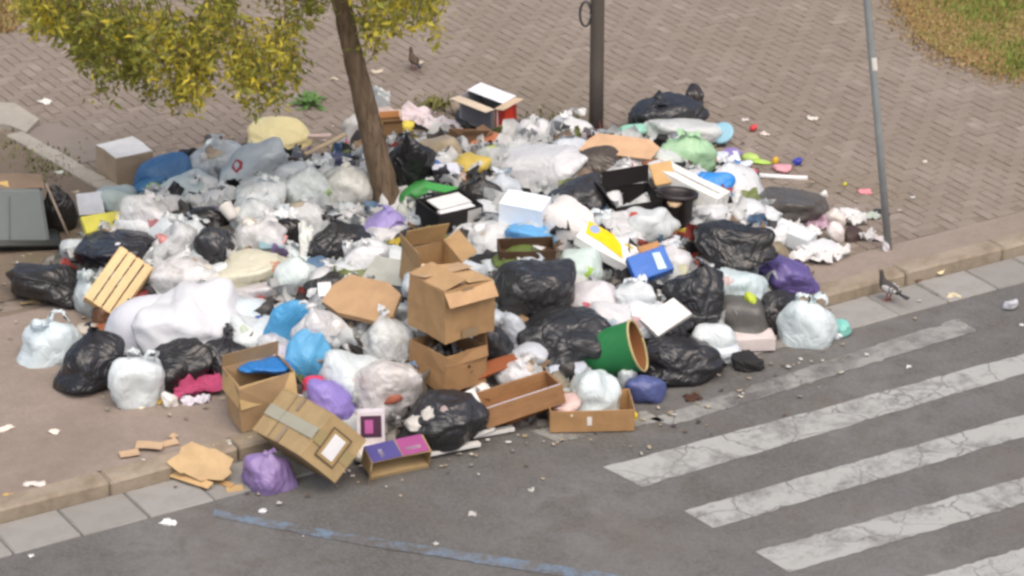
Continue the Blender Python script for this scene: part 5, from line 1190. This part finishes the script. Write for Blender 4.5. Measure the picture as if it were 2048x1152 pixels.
# white group right
white(1182, 592, 90, 66, 'white bag with red dot right of the big black bag', '#d6d0ce', spots=((-0.2, -0.8, 0.45, 0.11, '#c25468'),), crumple=1.5); white(1205, 630, 84, 64, 'lower white crumpled bag behind the green bin', '#d4d0ce', crumple=1.5); white(1270, 588, 76, 66, 'white knotted bag below the bright blue packet', '#d8dadc', shape='tied', crumple=1.5); white(1290, 628, 86, 62, 'white bag behind the white carton lid', '#d9d9d8', crumple=1.1); white(1150, 572, 60, 52, 'grey white bag between black bag and white bags', '#cac8c0')
panel(1330, 637, 0.34, 0.2, 0.05, '#d4d1cc', (28, -18, 38), 'white carton lid above the lower right black bag', name='white_carton', cat='box', lift=0.14)
black(1390, 575, 112, 118, 'black bag at the right below the brown pot', '#232427', shape='tied', tail=0.7, crumple=1.5); black(1462, 482, 128, 96, 'round black bag on the right top of the heap', '#232222', shape='loose', crumple=1.4, lift=0.08, spots=((0.3, -0.7, 0.75, 0.05, '#c8c8c4'),)); black(1352, 708, 138, 98, 'shiny black bag at the lower right front', '#232326', shape='loose', crumple=1.6, rough=0.28); black(1340, 650, 80, 60, 'black bag behind the white carton lid', '#2b2b2d', shape='loose'); black(1378, 625, 90, 60, 'low black bag in the right hollow', '#222224', shape='loose')
white(1385, 500, 42, 42, 'small grey white bag left of the round black bag', '#c4c6c8'); wad(1355, 545, 36, 36, '#b9b89c', 'yellowish white litter at the right of blue packet', 'paper_wad'); 
white(1478, 560, 96, 70, 'pale mint white bag right of centre above grey sack', '#ccd8d6', sq=2.8, crumple=0.8); bag(1484, 622, 86, 80, '#565450', 'olive grey sack at the right front', 'opaque', 'loose', crumple=0.6, name='sack', cat='sack', wr=0.5); wad(1504, 600, 22, 26, '#a8b832', 'lime scrap between grey sack and purple bag', 'plastic_wad', 'plastic', lift=0.2)
bag(1572, 542, 108, 72, '#5c4f86', 'purple bag at the right end of the heap', 'opaque', 'loose', crumple=1.3, lvl=5); black(1562, 612, 96, 92, 'black bag under the purple bag at the right end', '#262324', shape='loose')
white(1618, 642, 96, 100, 'upright white carrier bag on the gutter at the right end', '#d2dad8', shape='handles', crumple=1.2, dr=0.75); wad(1680, 655, 46, 34, '#7cbcb0', 'turquoise and white packet beside the upright white bag', 'packet', 'packet'); wad(1672, 662, 34, 22, '#d4dcdc', 'white tissue by the turquoise packet')
white(1425, 668, 82, 64, 'white crumpled bag right of the shiny black bag', '#d6dade', crumple=1.5); white(1452, 700, 60, 40, 'white bag tail lying by the pale pink carton', '#d2d6d8')
c9 = carton('carton', 0.34, 0.2, 0.1, '#cfc4c0', closed=True, jit=0.003); box_at(c9, 1503, 680, (0.34, 0.2, 0.1), (0, 0, 6), 'pale pink flat carton at the right front', group=GX)
bag(1497, 722, 62, 40, '#141414', 'crumpled black cap lying on the road edge', 'black', 'loose', infl=1.0, crumple=2.2, name='cap', cat='cap', rough=0.8)
# ================= right end =================
black(1570, 400, 158, 88, 'grey brown bag at the right back of the heap', '#55504a', shape='loose', crumple=1.0, lvl=5)
for (x, y, w, h, l) in ((1420, 425, 76, 62, 'white paper wad behind the round black bag'), (1478, 425, 74, 56, 'second white wad right behind the round black bag'), (1525, 428, 66, 60, 'white paper heap left of the grey brown bag'), (1540, 462, 62, 52, 'white paper wad below the grey brown bag')):
    wad(x, y, w, h*0.75, '#dcdcdc', l, 'paper_bundle', 'paper', group='white paper bundles at the right', lvl=4, crumple=2.4, kind='white')
c10 = carton('carton', 0.34, 0.22, 0.12, '#cfd3d4', closed=True, jit=0.004); box_at(c10, 1586, 472, (0.34, 0.22, 0.12), (0, 10, -28), 'pale grey white carton at the right end', group=GX)
for (x, y, w, h, l) in ((1622, 492, 66, 52, 'white tissue heap beside the pale grey carton'), (1660, 495, 62, 54, 'rightmost white tissue heap on the pavement')): wad(x, y, w, h*0.6, '#e0dfdc', l, 'paper_bundle', 'paper', group='white paper bundles at the right', lvl=4, crumple=2.6, kind='white')
bag(1552, 500, 46, 50, '#84785e', 'beige brown bag between black and white at right', 'opaque', 'loose'); sheet(1632, 445, 62, 36, '#b59aa8', (12, 0, 10), 'mauve paper sheet right of the grey brown bag', 'paper_sheet', 'paper', amp=0.04, lift=0.05)
for (x, y, w, h, hx, l) in ((1668, 432, 40, 36, '#d8cfc6', 'cream twisted rag at the right end'), (1700, 425, 40, 24, '#dedcd8', 'white rag left of the grey pole'), (1672, 462, 34, 40, '#d6cdc8', 'pale pink rag strip at the right end')): wad(x, y, w, h, hx, l, 'rag', 'cloth')
wad(1690, 442, 18, 14, '#3a302c', 'black scrap among the rags', 'scrap', 'scrap'); wad(1704, 466, 34, 28, '#40302a', 'dark brown rag on pavement near the grey pole', 'rag', 'cloth'); sheet(1740, 432, 40, 26, '#a8b2a8', (4, 0, 0), 'pale green film left of the grey pole', 'plastic_film', 'film', amp=0.02, lift=0.015); wad(1762, 422, 26, 12, '#2e2a2a', 'black sandal shaped scrap behind the grey pole', 'sandal', 'sandal'); sheet(1752, 476, 46, 22, '#cfcaca', (4, 0, -15), 'white torn paper at the foot of the grey pole', 'torn_paper', 'paper', amp=0.025, lift=0.015); wad(1772, 490, 14, 24, '#d0cccc', 'white paper twist touching the grey pole')
wad(1648, 387, 18, 14, '#dad8d4', 'white crumb at the right tip of grey brown bag'); wad(1645, 414, 24, 18, '#d4d2cc', 'white wad under the tip of grey brown bag')
# toys and plastic bits
def lid(px, py, r, hx, label, rot=(10, 0, 0), name='lid', cat='lid', hgt=0.02, sx=1.0):
    o = obj(name, lathe([(r*0.96, 0), (r, hgt*0.4), (r*0.97, hgt), (r*0.8, hgt*1.1), (r*0.1, hgt*1.15)], 24, sx, name), board(hx, 0.5, 0.4, 0.06)); put(o, px, py, (2*r, 2*r, hgt), tuple(R(a) for a in rot), 0, 0.0); tag(o, label, cat); return o
def ball(px, py, r, hx, label):
    r *= 0.9; p_, F = crumpled(ns(), 2*r, 2*r, 2*r, 3, 0.7, 0, 0.9, 2.0); o = obj('ball', mesh('ball', p_, F), board(hx, 0.5, 0.35, 0.05)); put(o, px, py, (2*r, 2*r, 2*r), (0, 0, 0), 0, 0); tag(o, label, 'ball', 'plastic toys at the right'); return o
lid(1444, 266, 0.11, '#88b4c4', 'light blue plastic lid leaning right of the off white bag', (35, -25, 0)); ball(1507, 255, 0.042, '#c43a3e', 'red ball on the pavers behind the toys'); ball(1408, 286, 0.042, '#d8b828', 'yellow ball beside the light green bag'); ball(1425, 322, 0.048, '#d87a28', 'orange ball right of the light green bag'); ball(1595, 322, 0.046, '#343c9c', 'dark blue ball rightmost of the toys'); ball(1551, 320, 0.038, '#c8a028', 'ochre ball between lime slipper and blue ball'); ball(1690, 368, 0.022, '#c4bc3c', 'tiny yellow ball alone on the pavers')
sh_ = empty('slipper', (0, 0, 0)); 
for nm, sc3, off, hx in (('sole', (0.15, 0.055, 0.014), (0, 0, 0.014), '#a8c860'), ('upper', (0.085, 0.058, 0.045), (-0.05, 0, 0.03), '#aac468')):
    v, F = ico(3); p = v*np.array(sc3)+np.array(off); p[:, 1] *= 1+0.25*np.clip(-v[:, 0], -1, 1)*0.6; p[:, 2] = np.maximum(p[:, 2], 0.002); obj(nm, mesh(nm, p, F), board(hx, 0.4, 0.5), sh_)
put(sh_, 1512, 318, (0.3, 0.12, 0.06), (0, 0, R(-28)), 0, 0); tag(sh_, 'lime green slipper among the plastic toys', 'slipper')
lid(1460, 330, 0.10, '#3a78b8', 'bright blue plastic lid among the toys', (12, 0, 0)); wad(1465, 308, 40, 24, '#8a78b0', 'mauve toy piece above the blue lid', 'toy_piece', 'toy'); wad(1440, 312, 36, 22, '#c8d0da', 'white toy piece left of the mauve one', 'toy_piece', 'toy'); wad(1488, 328, 26, 16, '#d4dae4', 'white toy piece right of the blue lid', 'toy_piece', 'toy'); wad(1500, 343, 26, 16, '#b04a5c', 'maroon toy piece below the lime slipper', 'toy_piece', 'toy'); wad(1565, 335, 36, 18, '#d49aa0', 'red and white toy piece by the ochre ball', 'toy_piece', 'toy'); wad(1440, 285, 22, 12, '#3a3a3c', 'black scrap under the light blue lid', 'scrap', 'scrap'); wad(1466, 355, 22, 16, '#b87a68', 'pinkish toy piece above the lime hose', 'toy_piece', 'toy')
bag(1424, 360, 72, 52, '#2f86d0', 'bright blue bag below the orange ball', 'opaque', 'loose', crumple=0.9); panel(1562, 353, 0.46, 0.055, 0.02, '#e2e0de', (0, 2, -3), 'long white plastic strip behind the grey brown bag', name='plastic_strip', cat='plastic', jit=0.004)
pb = [hit(x, y, 0.05)-hit(1470, 378, 0.05) for x, y in ((1494, 362), (1470, 362), (1455, 372), (1450, 388), (1462, 397), (1480, 392))]; bm = bmesh.new(); tube_bm(bm, pb, 0.017, 8); o = obj('hose', bm_mesh(bm, 'hose'), board('#b8cf5c', 0.4, 0.5)); o.location = hit(1470, 378, 0.05); tag(o, 'curled lime green hose left of the grey brown bag', 'hose'); wad(1482, 378, 28, 20, '#3c6c94', 'teal blue piece inside the hose curl', 'toy_piece', 'toy')
# ================= small litter on the ground =================
def scrap(x, y, w, d, hx, label, name='paper_scrap', cat='paper'):
    return sheet(x, y, w, d, hx, (4, 0, (x*7) % 90-45), label, name, cat, GS, amp=0.012, lift=0.010, n=8, T=0.003)
for a in ((90,203,30,22,'#dcd8cf','white paper scrap on pavers at the upper left'),(150,385,18,8,'#c9b9a4','pale scrap on soil left of the white card'),(118,345,18,12,'#c4c8bc','whitish scrap among bed weeds'),(12,857,34,18,'#ddd2c6','white paper strip on pink paving at the left edge'),(108,863,20,16,'#ddd2c6','small white scrap right of the left edge paper strip'),(20,992,30,16,'#c0a060','yellowish leaf on the kerb at the left'),(70,968,46,20,'#d4ccc4','torn pale paper on paving above the left kerb'),(338,1045,32,22,'#d8d8d4','white crumpled scrap on the gutter slabs at left'),(62,1112,12,8,'#d8d8d4','tiny white scrap on the lowest gutter slab'),(525,1022,18,12,'#c8cacc','white scrap above the blue line'),(945,1028,16,14,'#b8b6b0','pale pebble sized scrap in the middle of the road'),(872,1088,10,8,'#c4c2bc','tiny scrap just above the blue line'),(1062,980,14,10,'#a8a6a0','grey scrap left of the first crossing stripe'),(1625,237,22,14,'#d4cdc4','white scrap on pavers right of the red ball'),(1530,268,22,12,'#d0c4bc','pinkish scrap below the red ball'),(1490,240,14,8,'#d4d0ca','tiny white scrap left above the red ball'),(1730,383,26,20,'#d88a92','pink scrap left of the grey pole'),(1880,543,16,22,'#d8cca8','cream scrap against the kerb face at right'),(1835,560,20,10,'#6a5040','brown leaf against the kerb at right'),(1908,592,28,20,'#cfc2a0','beige scrap on the gutter edge at right'),(1870,588,14,8,'#7a756c','grey stone chip beside the beige scrap'),(1385,795,34,30,'#4a342a','dark brown dead leaf on the upper crossing stripe'),(1818,733,10,8,'#c8c6c2','tiny white scrap between the first two stripes'),(755,143,22,16,'#c8b8a4','cream scrap behind the trunk on pavers'),(670,158,18,10,'#b8aa9a','pale chip left of the trunk on pavers'),(838,125,16,14,'#bcae9e','pale scrap beside the brown pigeon'),(282,815,12,12,'#d8d2b8','cream crumb below the upright white bag'),(1850,323,8,6,'#d8d4cc','tiny white crumb on pavers at the far right'),(2044,650,10,8,'#c8c8c4','white crumb at the right edge of the road'),(60,605,40,10,'#a8926c','dry twig scrap on soil below the flat black bag'),(545,188,12,8,'#b0a088','pale chip on pavers under the foliage'),(1150,845,30,10,'#c4a27c','flat cardboard edge under the shallow box')):
    scrap(*a)
wad(2023, 607, 28, 26, '#c4c4c8', 'round crumpled white paper ball on the road at right', 'paper_ball')
# leafy weeds
def leafy(px, py, n, size, hx, label, seed):
    r = random.Random(seed); v = []; f = []; P = at(px, py, 0)
    for _ in range(n):
        a = r.uniform(0, 6.28); el = r.uniform(0.1, 1.1); d = Vector((math.cos(a)*math.cos(el), math.sin(a)*math.cos(el), math.sin(el))); L = size*r.uniform(0.6, 1.2); s = Vector((-d.y, d.x, 0)).normalized()*L*0.16; o0 = Vector((r.gauss(0, size*0.25), r.gauss(0, size*0.3), 0)); b = len(v)
        v += [o0, o0+d*L*0.5+s, o0+d*L*0.55+Vector((0,0,0.01)), o0+d*L*0.5-s, o0+d*L-Vector((0,0,L*0.25))]; f += [(b,b+1,b+2),(b,b+2,b+3),(b+1,b+4,b+2),(b+2,b+4,b+3)]
    o = obj('weed_plant', mesh('weed_plant', v, f), board(hx, 0.3, 0.6, 0.3), smooth=False); o.location = P; tag(o, label, 'plant'); return o
leafy(618, 210, 46, 0.17, '#5a7a40', 'green leafy weed on the pavers left of the trunk', 1); leafy(868, 212, 40, 0.15, '#6c6a38', 'olive weed behind the pale pink floral cloth', 2); leafy(118, 318, 22, 0.07, '#66704a', 'low weed growing along the bed edging', 3)

# flat papers around the right end, and small pale bags pressed in between the others
for (x, y, w, d, a, l) in ((1600, 512, 60, 34, 20, 'flat white paper below the pale grey carton'), (1640, 515, 56, 30, -15, 'flat white paper beside the lowest tissue heap'), (1676, 505, 50, 34, 35, 'creased white paper at the tip of the tissue heap'),
                           (1612, 462, 56, 34, -25, 'white paper sheet over the pale grey carton'), (1712, 438, 40, 26, 10, 'white torn paper left of the pale green film'), (1566, 446, 60, 36, 15, 'white paper sheet in front of the grey brown bag'),
                           (1450, 402, 70, 40, -20, 'white paper sheet right of the brown pot'), (1735, 470, 34, 18, 30, 'small torn white paper left of the pole foot')):
    sheet(x, y, w, d, '#d2d1cf', (8, -5, a), l, 'paper_sheet', 'paper', 'loose white papers at the right', amp=0.045, lift=0.05, n=16, fold=0.8)
rf = random.Random(91)
lm = [(o.location.copy(), o['label']) for o in list(col.objects) if 'label' in o.keys() and 'category' in o.keys() and len(o['label'].split()) <= 10 and o['category'] in ('bag', 'box', 'sack', 'pot', 'tray', 'bin', 'drawer', 'packet', 'bundle')]
used = {}; nf = 0; tries = 0
while nf < 110 and tries < 3000:
    tries += 1; x = rf.uniform(230, 1560); y = rf.uniform(320, 700)
    if rf.random() < (0.0 if y < 560 else 0.5): continue
    p = hit(x, y, 0.1)
    if heap_h(p.x, p.y)[0] < 0.17: continue
    near = [(v_-p).length for v_, l in lm]; k = int(np.argmin(near)); l = lm[k][1]
    if used.get(l, 0) > 1: continue
    pre = ('small pale bag squeezed beside the ', 'second pale bag tucked against the ')[used.get(l, 0)]
    used[l] = used.get(l, 0)+1; nf += 1; w = rf.uniform(52, 88)
    bag(x, y, w, w*rf.uniform(0.6, 0.9), rf.choice(('#d6d9d8', '#d2d7d7', '#dcdcd9', '#cfd4d6', '#d8d5d2')), pre+l, rf.choice(('white', 'white', 'white', 'clear')), rf.choice(('loose', 'loose', 'tied')), name='carrier_bag', cat='bag', group='small pale bags between the others', lvl=3, sink=0.28, crumple=0.9)

# crumbs and tiny scraps strewn on the ground round the heap (uncountable)
rc = np.random.default_rng(55); V, F, C = [], [], []; b = 0; k = 0
while k < 420:
    i = int(rc.integers(len(_fp))); q = _fp[i]+(_fb[i]-_fa[i])*rc.random(); o_ = rc.normal(0, 0.38, 2)
    x, y = q[0]+o_[0], q[1]+o_[1]
    if heap_h(x, y)[0] > 0.01: continue
    k += 1; s_ = rc.uniform(0.006, 0.022); m = 3
    g = np.linspace(-0.5, 0.5, m); X, Y = np.meshgrid(g, g); P = np.stack([X.ravel(), Y.ravel()*rc.uniform(0.4, 1), 0.25*rc.random(m*m)], 1)*2*s_
    E = np.array(Euler((0, 0, rc.uniform(0, 6.3))).to_matrix()); P = P@E.T+np.array([x, y, float(ground_h(x, y))+0.016]); V.append(P)
    for j in range(m-1):
        for i_ in range(m-1): F.append((b+j*m+i_, b+j*m+i_+1, b+j*m+i_+m+1, b+j*m+i_+m))
    b += m*m; C += [lin(['#d8d4cc', '#b8a890', '#6a5a48', '#c8c0b0', '#4a4038', '#a89878', '#8a8478'][int(rc.integers(7))])]*((m-1)**2)
me = mesh('ground_crumbs', np.concatenate(V), F); set_col(me, C); tag(obj('ground_crumbs', me, attr_mat('litter_scrap', 0.5, 0.1, 0.4), smooth=False), 'tiny crumbs and scraps strewn around the edge of the heap', kind='stuff')
